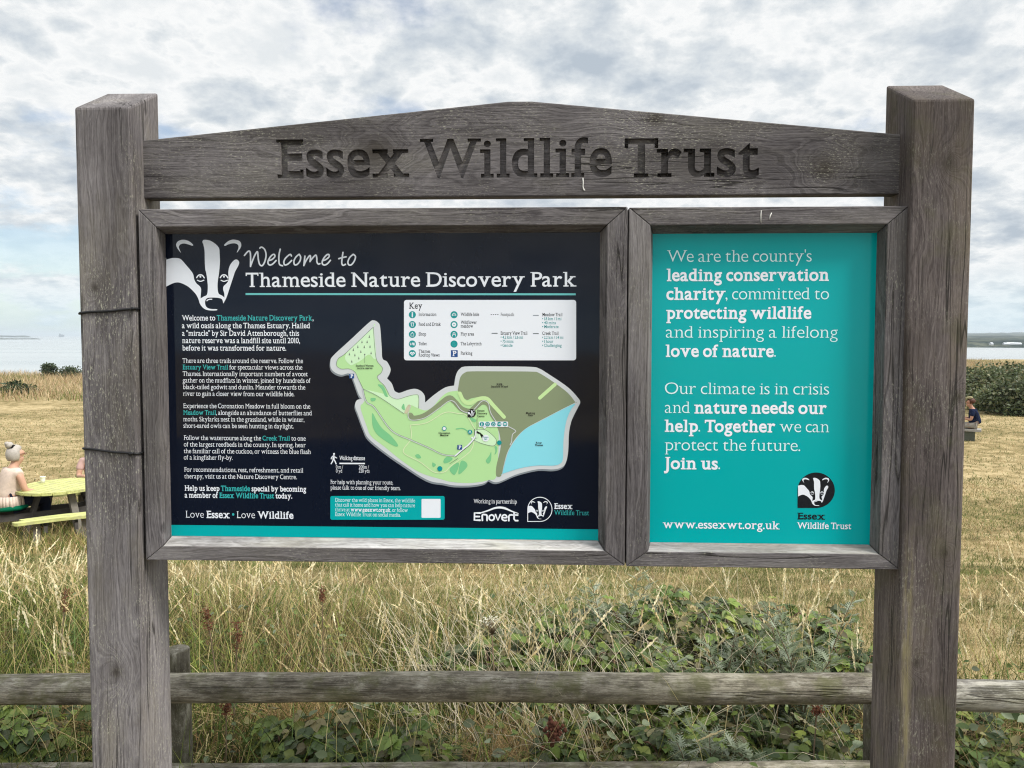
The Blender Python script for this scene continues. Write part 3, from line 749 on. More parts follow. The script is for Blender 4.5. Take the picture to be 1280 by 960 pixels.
# 'Enovert' drawn as rounded strokes under an arch
ex = [([(600.2, 641.2), (593.2, 641.2), (593.0, 650.0), (600.0, 650.2)], 2.4), ([(593.2, 645.6), (599.2, 645.7)], 2.2),
      ([(603.0, 650.4), (603.0, 643.8), (606.2, 643.2), (608.6, 644.4), (608.8, 650.5)], 2.2),
      ([(614.6, 643.4), (611.8, 645.2), (611.8, 648.8), (614.6, 650.4), (617.4, 648.8), (617.4, 645.2), (614.6, 643.4)], 2.1),
      ([(619.4, 643.2), (622.4, 650.4), (625.4, 643.2)], 2.2),
      ([(628.0, 646.9), (633.2, 646.9), (632.8, 644.4), (630.4, 643.4), (627.8, 645.2), (627.8, 648.9), (630.4, 650.6), (633.0, 650.4)], 2.0),
      ([(636.0, 650.8), (636.0, 645.4), (637.0, 643.8), (639.6, 643.5)], 2.2), ([(642.6, 640.8), (642.6, 648.8), (644.2, 650.7), (647.2, 650.7)], 2.2), ([(640.8, 643.7), (647.2, 643.7)], 2.0)]
for st, w in ex: pd.stroke(st, w, LW, 1, smooth=(len(st) > 4))
pd.px([(600.5, 640.6), (610, 637.2), (618, 634.0), (625, 633.0), (632, 634.2), (640, 638.2), (647.6, 641.2), (647.4, 642.0), (640, 640.0), (632, 637.0), (625, 635.6), (618, 636.4), (610, 639.2), (601, 641.6)], LW, 2)
drop(pd, 659.2, 621.0, 690.5, 652.2, LW, 1); drop(pd, 659.2, 621.0, 690.5, 652.2, NAVY, 2, 0.95)
badger(pd, 659.2, 624.5, 0.0281, 0.0274, 3)
pd.build('partner_emblems', FL)
pe = Print()
zt = U(480, 658.8, YT)[1]
pe.poly([(BL[0], zt), (BL[0], BL[3]+.0005), (BL[1], BL[3]+.0005), (BL[1], zt)], TEAL, 1)
pe.build('teal_band', FL)
pi_ = Print()
pi_.rrect(413.0, 620.0, 555.8, 649.6, 2.2, TEAL, 1)
pi_.rrect(527.0, 623.6, 550.8, 647.2, 1.0, LW, 2)
for y0, x1, segs in ((627.1, 518.8, [('Discover the wild places in Essex, the wildlife', 'r', PWHITE)]), (633.1, 518.8, [('that call it home and how you can help nature', 'r', PWHITE)]),
                     (639.1, 509.8, [('thrive at ', 'r', PWHITE), ('www.essexwt.org.uk', 'b', LW), (', or follow', 'r', PWHITE)]), (645.0, 501.0, [('Essex Wildlife Trust on social media.', 'r', PWHITE)])):
    pi_.text(segs, 419, y0, x1, 4.9, 2)
pi_.build('website_box', FL)

# --- key
pk = Print()
pk.rrect(505.0, 374.9, 720.2, 450.4, 3.2, LW, 1)
pk.text([('Key', 's', BLACK)], 511.6, 385.8, 528, 7.4, 2)
def icon(pr, x, y, r, kind, lift=2):
    pr.disc(x, y, r, TEALD, lift)
    w = r*0.22; L = lift+1
    if kind == 'i': pr.stroke([(x, y-r*.1), (x, y+r*.55)], w*1.6, LW, L, smooth=False); pr.disc(x, y-r*.48, w, LW, L, 8)
    elif kind == 'cup': pr.stroke([(x-r*.35, y-r*.4), (x-r*.25, y+r*.45), (x+r*.25, y+r*.45), (x+r*.35, y-r*.4)], w*.8, LW, L, smooth=False); pr.stroke([(x-r*.45, y-r*.45), (x+r*.45, y-r*.45)], w*.8, LW, L, smooth=False)
    elif kind == 'bag': pr.stroke([(x-r*.4, y-r*.15), (x-r*.4, y+r*.5), (x+r*.4, y+r*.5), (x+r*.4, y-r*.15)], w*.7, LW, L, smooth=False); pr.stroke([(x-r*.2, y-r*.2), (x, y-r*.55), (x+r*.2, y-r*.2)], w*.7, LW, L)
    elif kind == 'wc': pr.stroke([(x-r*.65, y-r*.3), (x-r*.5, y+r*.3), (x-r*.3, y-r*.1), (x-r*.1, y+r*.3), (x+r*.02, y-r*.3)], w, LW, L, smooth=False); pr.stroke([(x+r*.6, y-r*.2), (x+r*.35, y-r*.25), (x+r*.28, y+r*.1), (x+r*.4, y+r*.3), (x+r*.6, y+r*.2)], w, LW, L)
    elif kind == 'view': pr.stroke([(x-r*.6, y), (x-r*.3, y-r*.35), (x, y-r*.05), (x+r*.3, y-r*.35), (x+r*.6, y)], w*1.2, LW, L); pr.stroke([(x-r*.3, y+r*.1), (x, y+r*.45), (x+r*.3, y+r*.1)], w, LW, L)
    elif kind == 'hide': pr.stroke([(x-r*.5, y+r*.3), (x-r*.5, y-r*.1), (x, y-r*.5), (x+r*.5, y-r*.1), (x+r*.5, y+r*.3)], w*.7, LW, L, smooth=False); pr.stroke([(x-r*.35, y+r*.1), (x+r*.35, y+r*.1)], w*.7, LW, L, smooth=False)
    elif kind == 'flower': pr.disc(x, y, r*.62, LW, L); pr.disc(x, y, r*.18, TEALD, L+1, 8)
    elif kind == 'play': pr.stroke([(x-r*.45, y+r*.5), (x-r*.2, y-r*.5), (x+r*.2, y-r*.5), (x+r*.45, y+r*.5)], w*.8, LW, L, smooth=False); pr.stroke([(x-r*.3, y), (x+r*.3, y)], w*.7, LW, L, smooth=False)
    elif kind == 'maze': pr.stroke([(x+r*.5*math.cos(t), y+r*.5*math.sin(t)) for t in [k*.5 for k in range(11)]], w*.4, TEALINK, L); pr.disc(x, y, r*.15, TEALINK, L, 8)
rows = (393.4, 405.7, 417.9, 430.0, 441.9)
for y, k, tx in zip(rows, ('i', 'cup', 'bag', 'wc', 'view'), ((('Information', 545.6),), (('Food and Drink', 551.0),), (('Shop', 532.7),), (('Toilet', 533.6),), (('Thames', 537.8), ('Rooftop Views', 549.5)))):
    icon(pk, 515.5, y, 4.5, k)
    for j, (t, x1) in enumerate(tx): pk.text([(t, 's', BLACK)], 523.4, y+(1.5 if len(tx) == 1 else (-0.9 if j == 0 else 3.8)), x1, 4.0, 2)
for y, k, tx in zip(rows, ('hide', 'flower', 'play', 'maze', 'P'), ((('Wildlife hide', 598.8),), (('Wildflower', 596.0), ('meadow', 591.4)), (('Play area', 592.6),), (('The Labyrinth', 602.0),), (('Parking', 590.4),))):
    if k == 'P':
        pk.rrect(563.6, y-4.2, 572.2, y+4.4, 0.6, PBLUE, 2); pk.text([('P', 'b', LW)], 565.6, y+3.0, 570.6, 6.2, 3)
    else: icon(pk, 567.6, y, 4.5, k)
    for j, (t, x1) in enumerate(tx): pk.text([(t, 's', BLACK)], 575.9, y+(1.5 if len(tx) == 1 else (-0.9 if j == 0 else 3.8)), x1, 4.0, 2)
for k in range(4): pk.stroke([(613.4+2.7*k, 393.2), (615.0+2.7*k, 393.2)], 0.7, BLACK, 2, smooth=False, caps=False)
pk.text([('Footpath', 'r', BLACK)], 625.8, 395.0, 642.6, 4.0, 2)
pk.stroke([(614.6, 416.6), (622, 416.6)], 1.0, GREYTX, 2, smooth=False, caps=False)
pk.text([('Estuary View Trail', 's', BLACK)], 625.8, 418.3, 659.2, 4.0, 2)
for t, x1, y in (('\u2022 4.2 km / 2.6 mi', 653.8, 423.3), ('\u2022 75 mins', 641.8, 428.4), ('\u2022 Gentle', 640.6, 433.4)): pk.text([(t, 's', TEALD)], 625.8, y, x1, 3.6, 2)
pk.stroke([(666.2, 394.2), (673.4, 394.2)], 1.0, MAPG, 2, smooth=False, caps=False)
pk.text([('Meadow Trail', 's', BLACK)], 677.8, 395.2, 703.0, 4.0, 2)
for t, x1, y in (('\u2022 1.8 km / 1 mi', 701.8, 400.2), ('\u2022 40 mins', 694.8, 405.2), ('\u2022 Moderate', 698.2, 410.1)): pk.text([(t, 's', TEALD)], 677.8, y, x1, 3.6, 2)
pk.stroke([(666.2, 417.0), (673.4, 417.0)], 1.0, GREYTX, 2, smooth=False, caps=False)
pk.text([('Creek Trail', 's', BLACK)], 677.8, 418.5, 698.2, 4.0, 2)
for t, x1, y in (('\u2022 2.2 km / 1.4 mi', 704.2, 423.5), ('\u2022 1 hour', 691.6, 428.5), ('\u2022 Challenging', 702.0, 433.5)): pk.text([(t, 's', TEALD)], 677.8, y, x1, 3.6, 2)
pk.build('map_key', FL)

# --- map
pm = Print()
A5 = lambda l: [(400+u/9.14, 395+v/9.14) for u, v in l]
A6 = lambda l: [(430+u/6.737, 480+v/6.737) for u, v in l]
A7 = lambda l: [(550+u/5.647, 450+v/5.647) for u, v in l]
outer = A5([(120, 520), (150, 455), (350, 270), (560, 75), (615, 50), (665, 75), (688, 130), (705, 350), (715, 485), (765, 520), (805, 595), (800, 650), (765, 710), (766, 712), (820, 770), (850, 850)]) \
      + A6([(440, 66), (470, 74), (540, 50), (600, 40), (650, 60), (680, 100), (683, 154), (684, 155), (760, 90), (850, 30), (920, 14)]) \
      + A7([(100, 182), (105, 150), (115, 100), (140, 62), (190, 45), (400, 45), (640, 48), (700, 60), (760, 95), (900, 190), (975, 268), (990, 298), (978, 325), (945, 390), (925, 440), (910, 520), (905, 640), (890, 720), (860, 757), (800, 772), (700, 770), (600, 790), (520, 815), (430, 855), (385, 862), (346, 845), (344, 845), (310, 870), (220, 885), (100, 885), (20, 870)]) \
      + A6([(740, 822), (650, 780), (520, 695), (360, 585), (210, 463), (165, 380), (120, 260), (94, 185), (108, 138), (148, 124), (149, 122)]) + A5([(440, 890), (375, 710), (330, 656), (250, 672), (180, 650), (128, 600)])
pm.px([(x-0.8, y+2.3) for x, y in outer], MAPG, 1); pm.px(outer, MAPW, 2)
green = A5([(190, 540), (215, 480), (300, 420), (608, 128), (612, 128), (640, 470), (700, 570), (716, 600), (700, 650), (656, 690), (680, 740), (740, 800), (785, 890)]) \
      + A6([(410, 115), (460, 125), (540, 100), (600, 88), (630, 102), (630, 204), (632, 206), (690, 222), (750, 190), (820, 110), (880, 68), (960, 55)]) \
      + A7([(150, 200), (350, 270), (410, 480), (410, 700), (395, 830), (345, 846), (300, 858), (200, 868), (80, 860), (10, 842)]) \
      + A6([(640, 745), (480, 640), (350, 535), (230, 440), (190, 350), (140, 200), (162, 160), (175, 130), (160, 50)]) + A5([(440, 720), (400, 640), (330, 603), (250, 605), (200, 580)])
pm.px(green, MGREEN, 3)
pm.px(A5([(300, 430), (606, 136), (612, 136), (640, 482), (560, 440), (480, 500), (400, 545), (340, 555)]), MPALE, 4)
pm.px(A6([(165, 45), (380, 95), (410, 118), (460, 128), (540, 104), (600, 92), (626, 104), (626, 200), (560, 180), (505, 245), (420, 190), (280, 100)]), MPALE, 4)
olive = A7([(130, 222), (130, 190), (145, 120), (180, 87), (230, 80), (450, 80), (650, 82), (700, 92), (800, 155), (900, 230), (955, 297), (955, 299), (850, 352), (700, 430), (610, 480), (540, 545), (480, 640), (450, 740), (435, 810), (415, 825), (395, 810), (400, 740), (420, 660), (430, 590), (415, 500), (380, 430), (350, 350), (300, 268), (230, 268), (185, 280)])
pm.px(olive, MOLIVE, 4)
pm.px(A7([(953, 308), (850, 356), (700, 435), (610, 482), (550, 540), (490, 630), (460, 720), (440, 802), (441, 803), (560, 765), (680, 745), (800, 745), (850, 730), (868, 690), (872, 560), (892, 430), (925, 350)]), MBLUE, 5)
pm.stroke(A6([(560, 262), (590, 288), (680, 265), (780, 195), (880, 118), (930, 145), (990, 208), (1060, 228), (1105, 195), (1165, 150), (1220, 172), (1250, 250), (1290, 310)]), 6.6, MOLIVE, 6)
pm.stroke(A7([(140, 235), (170, 292), (215, 305), (270, 275), (330, 272), (375, 318), (452, 402)]), 4.8, MLIME, 7)
pm.stroke(A7([(704, 268), (812, 172)]), 4.4, MLIME, 7, smooth=False)
pm.stroke(A6([(560, 190), (540, 262), (570, 303), (680, 285), (800, 205), (880, 146), (930, 150), (990, 222), (1060, 240), (1110, 198), (1165, 142), (1215, 160), (1235, 240), (1290, 330)]), 0.9, MAPW, 8)
pm.stroke(A7([(485, 470), (535, 500), (512, 525), (505, 575), (494, 600)]), 1.0, MAPW, 8)
for pl in ([(240, 245), (275, 305), (320, 370), (400, 440), (455, 512), (430, 524), (340, 472), (270, 412), (240, 340)], [(285, 5), (330, 15), (365, 90), (370, 108), (345, 100), (320, 45)], [(225, 120), (265, 118), (262, 140), (232, 145)],
           [(840, 640), (870, 610), (915, 625), (890, 655), (845, 668)], [(890, 715), (960, 660), (965, 700), (930, 765)], [(985, 650), (1030, 660), (1035, 700), (965, 760)], [(600, 600), (628, 590), (650, 620), (620, 625)], [(745, 660), (775, 680), (750, 700)],
           [(1195, 645), (1225, 600), (1240, 570), (1238, 640), (1215, 670)], [(485, 200), (505, 165), (512, 220)], [(1060, 280), (1112, 300), (1105, 322), (1075, 310)]):
    pm.px(A6(pl), MDK, 5)
pm.px(A7([(385, 610), (402, 612), (400, 650), (385, 668), (392, 640)]), MDK, 5); pm.px(A7([(280, 515), (308, 535), (298, 555)]), MDK, 5)
pm.stroke(A6([(945, 378), (1000, 374), (1040, 395)]), 1.4, MDK, 5)
for st in ([(560, 345), (565, 460), (500, 572), (640, 655), (760, 742), (850, 738), (900, 690), (1060, 570), (1095, 480)], [(565, 345), (700, 325), (850, 240), (960, 248), (1030, 262), (1085, 350), (1105, 385)]):
    pm.stroke(A6(st), 1.0, MPATH, 6)
for st, w, mt_ in (([(160, 40), (190, 150), (260, 200), (400, 390), (560, 470), (720, 540), (830, 592), (935, 605)], 1.1, MAPW), ([(163, 40), (193, 146), (263, 196), (404, 388), (563, 466), (722, 536), (830, 588), (935, 600)], 0.45, MGREY),
                   ([(165, 42), (280, 98), (420, 190), (505, 248)], 0.5, MGREY), ([(505, 248), (540, 178), (562, 190), (530, 260)], 0.5, SAND), ([(935, 606), (1000, 550), (1050, 510), (1100, 450), (1110, 400)], 1.7, LW), ([(940, 612), (1006, 556), (1058, 514), (1106, 455)], 0.5, BLACK),
                   ([(890, 672), (960, 625)], 0.5, MGREY)):
    pm.stroke(A6(st), w, mt_, 8)
pm.px(A6([(512, 245), (540, 180), (560, 185), (535, 240)]), SAND, 5)
pm.stroke(A5([(610, 128), (640, 470), (700, 570), (716, 600), (700, 650), (656, 690), (680, 740), (740, 800), (790, 895)]), 0.45, MGREY, 6)
pm.stroke(A5([(608, 128), (300, 420), (215, 480), (190, 540), (200, 580), (250, 605), (330, 603), (400, 640), (440, 720), (495, 830)]), 0.45, MGREY, 6)
pm.stroke(A6([(380, 92), (410, 116), (460, 126), (540, 102), (600, 90), (629, 104), (629, 203)]), 0.4, MGREY, 6)
pm.px(A7([(255, 490), (310, 490), (360, 520), (398, 565), (380, 605), (300, 590), (240, 565)]), MPALE, 5)
pm.stroke(A7([(255, 490), (310, 490), (360, 520), (398, 565), (380, 605), (300, 590), (240, 565)]), 0.5, MGREY, 6)
for x, y in ((565, 235), (481, 295), (540, 295), (434, 350), (507, 352), (573, 347), (382, 385), (468, 405), (585, 422), (337, 435), (400, 445), (445, 480), (365, 517)):
    pm.px(A5([(x-8, y+14), (x, y-20), (x+8, y+14)]), MGREY, 6, smooth=False)
pm.disc(*A5([(512, 438)])[0], 0.9, MGREY, 6, 10); pm.stroke(A5([(512, 445), (512, 535)]), 0.35, MGREY, 6, smooth=False, caps=False)
def label(t, x0, y, x1, cap): pm.text([(t, 'b', BLACK)], x0, y, x1, cap, 9)
label('Stanford Warren', *A5([(412, 577)])[0], 400+614/9.14, 2.3); label('nature reserve', *A5([(425, 605)])[0], 400+600/9.14, 2.3)
label('RSPB', *A7([(400, 178)])[0], 550+440/5.647, 2.3); label('Stanford Wharf', *A7([(362, 193)])[0], 550+480/5.647, 2.3)
label('Mucking', *A7([(607, 380)])[0], 550+670/5.647, 2.3); label('Flats', *A7([(622, 395)])[0], 550+654/5.647, 2.3)
label('River', *A7([(677, 590)])[0], 550+719/5.647, 2.3); label('Thames', *A7([(670, 606)])[0], 550+727/5.647, 2.3)
label('Nature', *A7([(262, 363)])[0], 550+314/5.647, 2.3); label('Discovery', *A7([(262, 382)])[0], 550+334/5.647, 2.3); label('Centre', *A7([(262, 402)])[0], 550+314/5.647, 2.3)
label('Coronation', *A6([(797, 419)])[0], 430+895/6.737, 2.3); label('Meadow', *A6([(810, 438)])[0], 430+882/6.737, 2.3)
pm.disc(*A6([(845, 374)])[0], 2.9, TEALD, 9); pm.disc(*A6([(845, 374)])[0], 2.0, LW, 10)
cx_, cy_ = A6([(1076, 245)])[0]
drop(pm, cx_-5.2, cy_-5.2, cx_+5.2, cy_+5.2, BLACK, 9); badger(pm, cx_-5.2, cy_-4.1, 0.0098, 0.0094, 10, eyes=False)
pm.rrect(*A7([(275, 434)])[0], *A7([(481, 472)])[0], 1.2, LW, 9); pm.px(A7([(300, 470), (330, 470), (315, 486)]), LW, 9, smooth=False)
for u, k in zip((296, 336, 377, 418, 459), ('i', 'cup', 'bag', 'wc', 'view')): icon(pm, *A7([(u, 452)])[0], 2.9, k, 10)
pm.stroke(A7([(262, 410), (262, 505)]), 0.45, BLACK, 9, smooth=False, caps=False)
pm.px(A7([(260, 500), (290, 515), (275, 522), (258, 512)]), BLACK, 9, smooth=False); pm.stroke(A7([(246, 488), (246, 530)]), 0.8, GREYTX, 9, smooth=False)
pm.disc(*A7([(258, 540)])[0], 2.0, MAPW, 9); pm.disc(*A7([(258, 540)])[0], 1.5, MPALE, 10); pm.disc(*A7([(228, 548)])[0], 1.3, LW, 9)
icon(pm, *A7([(212, 508)])[0], 3.0, 'play', 9); pm.disc(*A7([(419, 583)])[0], 3.0, TEALD, 9); pm.disc(*A6([(808, 712)])[0], 3.3, TEALD, 9)
pm.disc(*A7([(323, 551)])[0], 4.3, LW, 9); pm.text([('You are', 'b', TEALD)], *A7([(304, 549)])[0], 550+342/5.647, 2.0, 10); pm.text([('here', 'b', TEALD)], *A7([(313, 562)])[0], 550+333/5.647, 2.0, 10)
for px_, py_ in (A6([(975, 532)])[0], A5([(364, 686)])[0]):
    pm.rrect(px_-3.0, py_-3.0, px_+3.0, py_+3.0, 0.5, PBLUE, 9); pm.text([('P', 'b', LW)], px_-1.5, py_+2.1, px_+1.9, 4.3, 10)
pm.build('map', FL)

# --- message panel
pc = Print()
L_, B_ = 'l', 'b'
msg = [(833.8, 327.6, 1014.4, [('We are the county\'s', L_)]), (833.2, 351.1, 1036.0, [('leading conservation', B_)]), (832.8, 374.5, 1036.0, [('charity', B_), (', committed to', L_)]),
       (832.6, 398.2, 1014.0, [('protecting wildlife', B_)]), (832.2, 422.2, 1047.0, [('and inspiring a lifelong', L_)]), (831.9, 445.8, 969.7, [('love of nature', B_), ('.', L_)]),
       (831.0, 492.6, 1036.2, [('Our climate is in crisis', L_)]), (831.0, 516.3, 1033.2, [('and ', L_), ('nature needs our', B_)]), (830.6, 539.4, 1036.2, [('help', B_), ('. ', L_), ('Together', B_), (' we can', L_)]),
       (830.9, 562.9, 1000.2, [('protect the future.', L_)]), (829.8, 586.0, 900.0, [('Join us', B_), ('.', L_)])]
for lines in (msg[:6], msg[6:]):
    pc = Print()
    for x0, y0, x1, segs in lines: pc.text([(t, w, LW if w == 'b' else PWHITE) for t, w in segs], x0, y0, x1, 14.6)
    pc.build('lettering', FR)
pc = Print(); pc.text([('www.essexwt.org.uk', 's', LW)], 828.4, 660.0, 974.6, 10.0)
pc.build('web_address', FR)
pg = Print()
drop(pg, 996.9, 590.6, 1043.4, 634.9, BLACK, 1); badger(pg, 996.0, 594.1, 0.0447, 0.0430, 2)
pg.text([('Essex', 'b', BLACK)], 996.5, 648.9, 1031.3, 8.0); pg.text([('Wildlife Trust', 's', LW)], 996.2, 660.7, 1063.9, 7.9)
pg.build('badger_emblem', FR)['label'] = 'black round emblem with a white badger face'

# ------------------------------------------------------------------ carved top beam
HY0, HY1 = 0.024, 0.066
xL, zL = PX1-0.004, U(180, 175.5, HY0)[1]; xR, zR = QX0+0.004, U(1125, 168, HY0)[1]
zB = U(640, 245.3, HY0)[1]; xP, zP = U(650, 126, HY0)
hb = MB()
prof = [(xL, zB), (xR, zB), (xR, zR), (xP+0.03, zP-.0012), (xP-0.03, zP-.001), (xL, zL)]
n = len(prof)
hb.add([(p[0], HY0, p[1]) for p in prof]+[(p[0], HY1, p[1]) for p in prof], [tuple(range(n)), tuple(range(2*n-1, n-1, -1))]+[(i, n+i, n+(i+1) % n, (i+1) % n) for i in range(n)])
beam = hb.build('header_board', WOOD_BEAM, sign, bevel=0.003, seg=2)
GL_small = GL; GL = {}
WEIGHTS = {'e': (0.018, 0.066)}; GAP['e'] = 0.042
build_font(6)
ct = MB()
def carve(text, x0, y0, x1, y1, cap):
    gl, w = layout([(text, 'e', 0)])
    a = U(x0, y0, HY0); b_ = U(x1, y1, HY0)
    sx = (b_[0]-a[0])/w; sz = cap*(CAM_D+HY0)/FPX/CAP; dep = 0.014
    for wt, ch, gx_, _ in gl:
        V, F, rc, _, _ = GL[(wt, ch)]
        def prism(pts, tris, edges, d):
            k = len(pts)
            vs = [(p[0], HY0-0.01, p[1]) for p in pts]+[(p[0], HY0+d, p[1]) for p in pts]
            fs = [tuple(t) for t in tris]+[tuple(k+i for i in reversed(t)) for t in tris]+[(b2, a2, k+a2, k+b2) for a2, b2 in edges]
            ct.add(vs, fs)
        P2 = []; key = {}; rm = []
        for p in V:                                  # weld, so that every prism is a closed solid
            kk = (round(p[0], 5), round(p[1], 5))
            if kk not in key: key[kk] = len(P2); P2.append(kk)
            rm.append(key[kk])
        tr = [t for t in ([rm[i] for i in f] for f in F) if len(set(t)) == len(t)]
        cnt = {}
        for f in tr:
            for i in range(len(f)):
                e = (f[i], f[(i+1) % len(f)]); cnt.setdefault(tuple(sorted(e)), []).append(e)
        ed = [v[0] for v in cnt.values() if len(v) == 1]
        prism([(a[0]+(gx_+p[0])*sx, a[1]+fy(p[1])*sz) for p in P2], tr, ed, dep)
        for i, (u0, u1, v0, v1) in enumerate(rc):
            v0, v1 = fy(v0), fy(v1); e = 0.00011*(i+1)
            prism([(a[0]+(gx_+u)*sx, a[1]+v*sz) for u, v in ((u0, v0-e/sz), (u1, v0-e/sz), (u1, v1+e/sz), (u0, v1+e/sz))], [(0, 1, 2, 3)], [(0, 1), (1, 2), (2, 3), (3, 0)], dep+0.00013*(i+1))
def cut():
    global ct
    cutter = ct.build('cutter', WOOD_BEAM); ct = MB()
    bo = beam.modifiers.new('carve', 'BOOLEAN'); bo.operation = 'DIFFERENCE'; bo.object = cutter; bo.solver = 'EXACT'; bo.use_self = True
    dg = bpy.context.evaluated_depsgraph_get(); dg.update()
    me = bpy.data.meshes.new_from_object(beam.evaluated_get(dg)); me.name = 'header_board'
    beam.modifiers.clear(); beam.data = me
    bpy.data.objects.remove(cutter)
carve('Essex', 345.5, 221.5, 511.5, 221.5, 45.5); cut()
carve('Wildlife', 525, 221.2, 765, 221.2, 45.5); cut()
carve('Trust', 780.5, 220.4, 948.5, 220.4, 45.0); cut()
carved = beam.data
bm = bmesh.new(); bm.from_mesh(carved)                # worn arrises of the carving
bmesh.ops.remove_doubles(bm, verts=bm.verts, dist=1e-5)
es = []
for e in bm.edges:
    if len(e.link_faces) == 2 and all(abs(v.co.y-HY0) < 1e-5 for v in e.verts):
        n1, n2 = (f.normal.y for f in e.link_faces)
        if min(n1, n2) < -0.9 and abs(max(n1, n2)) < 0.2: es.append(e)
bmesh.ops.bevel(bm, geom=es, offset=0.0011, offset_type='OFFSET', segments=1, affect='EDGES', clamp_overlap=True)
bm.to_mesh(carved); bm.free()
GL = GL_small
# white streak of bird lime under the carving
DROP = plain('bird_lime', (0.72, 0.71, 0.66), 0.8, 0.2)
for y, line, rr in ((HY0, ((728.6, 222.4), (728.9, 228), (728.6, 233), (729.6, 237.0), (731.2, 238.4)), [0.0012, 0.0015, 0.0013, 0.0022, 0.0016]),
                    (YF, ((951.2, 279), (951.0, 270), (951.4, 263)), [0.0008, 0.0012, 0.0008]), (YF, ((961.6, 274.5), (962.6, 270), (964.4, 266)), [0.0008, 0.0015, 0.0010])):
    bl = MB(); P = [U(*q_, y) for q_ in line]
    bl.tube([(p[0], y-0.0002, p[1]) for p in P], rr, 6)
    bl.build('bird_lime_streak', DROP, sign)

# ------------------------------------------------------------------ black wires tied round the left post
WIRE = plain('black_wire', (0.008, 0.008, 0.009), 0.5, 0.4)
def wire(name, a, b_, rad, label, knot):
    e = rad*0.8
    pl = U(*a, PY0-e); pr_ = U(*b_, PY0-e)
    x0, x1, y0, y1 = PX0-e, PX1+e, PY0-e, PY1+e
    zl, zr = pl[1], pr_[1]
    sl = (zr-zl)/(x1-x0)
    corners = [(x0, y0, zl), (x1, y0, zr), (x1, y1, zr+.004), (x0, y1, zl-.003)]
    pts = []
    for i in range(4):
        p, q_ = Vector(corners[i]), Vector(corners[(i+1) % 4])
        for k in range(6):
            t = 0.04+0.92*k/5
            s_ = p.lerp(q_, t); s_.z += 0.0010*math.sin(k*1.7+i); pts.append(s_)
    w = MB(); w.tube(pts, rad, 8, closed=True)
    kx = pl[0]+(pr_[0]-pl[0])*knot; kz = zl+(zr-zl)*knot
    w.tube([(kx-.006, y0-rad, kz-.003), (kx, y0-rad*1.8, kz+.001), (kx+.006, y0-rad, kz+.003)], [rad, rad*1.5, rad], 8)
    o = w.build(name, WIRE)
    return tag(o, label, 'wire', 'black wires tied round the left post')
wire('wire_loop', (100, 391.4), (170, 386.2), 0.0032, 'upper black wire tied round the left oak post, rising to the right', 0.96)
wire('wire_loop', (104, 560.6), (172, 567.8), 0.0030, 'lower black wire tied round the left oak post, dropping to the right', 0.9)
# ------------------------------------------------------------------ rustic rail fence behind the board
def log_mat(name, axis, seed, light, moss):
    return wood(name, axis, (0.10, 0.088, 0.066), light, tint=(0.20, 0.19, 0.125), lichen=0.7, pith=(9, 9), freq=40, seed=seed, moss=moss, crack=0.7, bump=0.6, mottle=0.62)
LOG1 = log_mat('weathered_log', 'X', 0.4, (0.33, 0.30, 0.235), 0.55)
LOG2 = log_mat('silvery_log', 'X', 6.2, (0.42, 0.405, 0.36), 0.15)
LOGP = log_mat('fence_post_log', 'Z', 2.2, (0.23, 0.215, 0.165), 0.5)
fence = thing('rail_fence', 'low rustic fence of round weathered poles behind the notice board', 'fence', (0, 0.41, 0))
YR = 0.41
def log(name, a, b_, r0, r1, mat, seed, n=60):
    """nearly straight pole with a wavering girth; local to the fence"""
    mbf = MB(); pts = []; rr = []
    a = Vector(a); b_ = Vector(b_)
    for i in range(n):
        t = i/(n-1); p = a.lerp(b_, t)
        L = t*(b_-a).length
        p.z += (float(vnoise(L, seed, 1.5, 3))-.5)*0.008; p.y += (float(vnoise(L, seed, 1.1, 4))-.5)*0.012
        pts.append(p); rr.append((r0+(r1-r0)*t)*(1+(float(vnoise(L, seed, 5, 5))-.5)*0.07+(float(vnoise(L, seed, 1.7, 7))-.5)*0.07))
    mbf.tube(pts, rr, 18)
    o = mbf.build(name, mat, fence)
    for p in o.data.polygons:
        if len(p.vertices) > 4: p.use_smooth = False
    return o
def railpt(px, py): x, z = U(px, py, YR); return (x, 0.0, z)
log('rail', railpt(-420, 862.5), railpt(1102, 858.6), 0.0465, 0.0455, LOG1, 1.0)
a = railpt(1090, 864.0); b_ = railpt(1620, 878.0)
log('rail', (a[0], 0.0, a[2]), b_, 0.047, 0.047, LOG2, 2.0, 40)
log('rail', railpt(-420, 974), railpt(1130, 971.2), 0.0455, 0.0455, LOG1, 3.0)
log('rail', railpt(1122, 980), railpt(1620, 990), 0.045, 0.045, LOG2, 4.0, 40)
for i, (px, ptop, r) in enumerate(((221, 812, 0.040), (1102, 838, 0.05), (-640, 815, 0.045))):
    yb = YR+0.095
    x, z = U(px, ptop, yb)
    mbf = MB(); pts = []; rr = []
    n = 24
    for k in range(n):
        t = k/(n-1); pts.append((x+0.004*math.sin(3*t+i), yb-YR, -0.3+(z+0.3)*t)); rr.append(r*(1.04-0.06*t+0.03*(float(vnoise(t*4, i, 1.0, 2))-.5)))
    pts.append((pts[-1][0], pts[-1][1], z+0.003)); rr.append(rr[-1]*0.9)
    mbf.tube(pts, rr, 18)
    o = mbf.build('fence_post', LOGP, fence)
    for p in o.data.polygons:
        if len(p.vertices) > 4: p.use_smooth = False

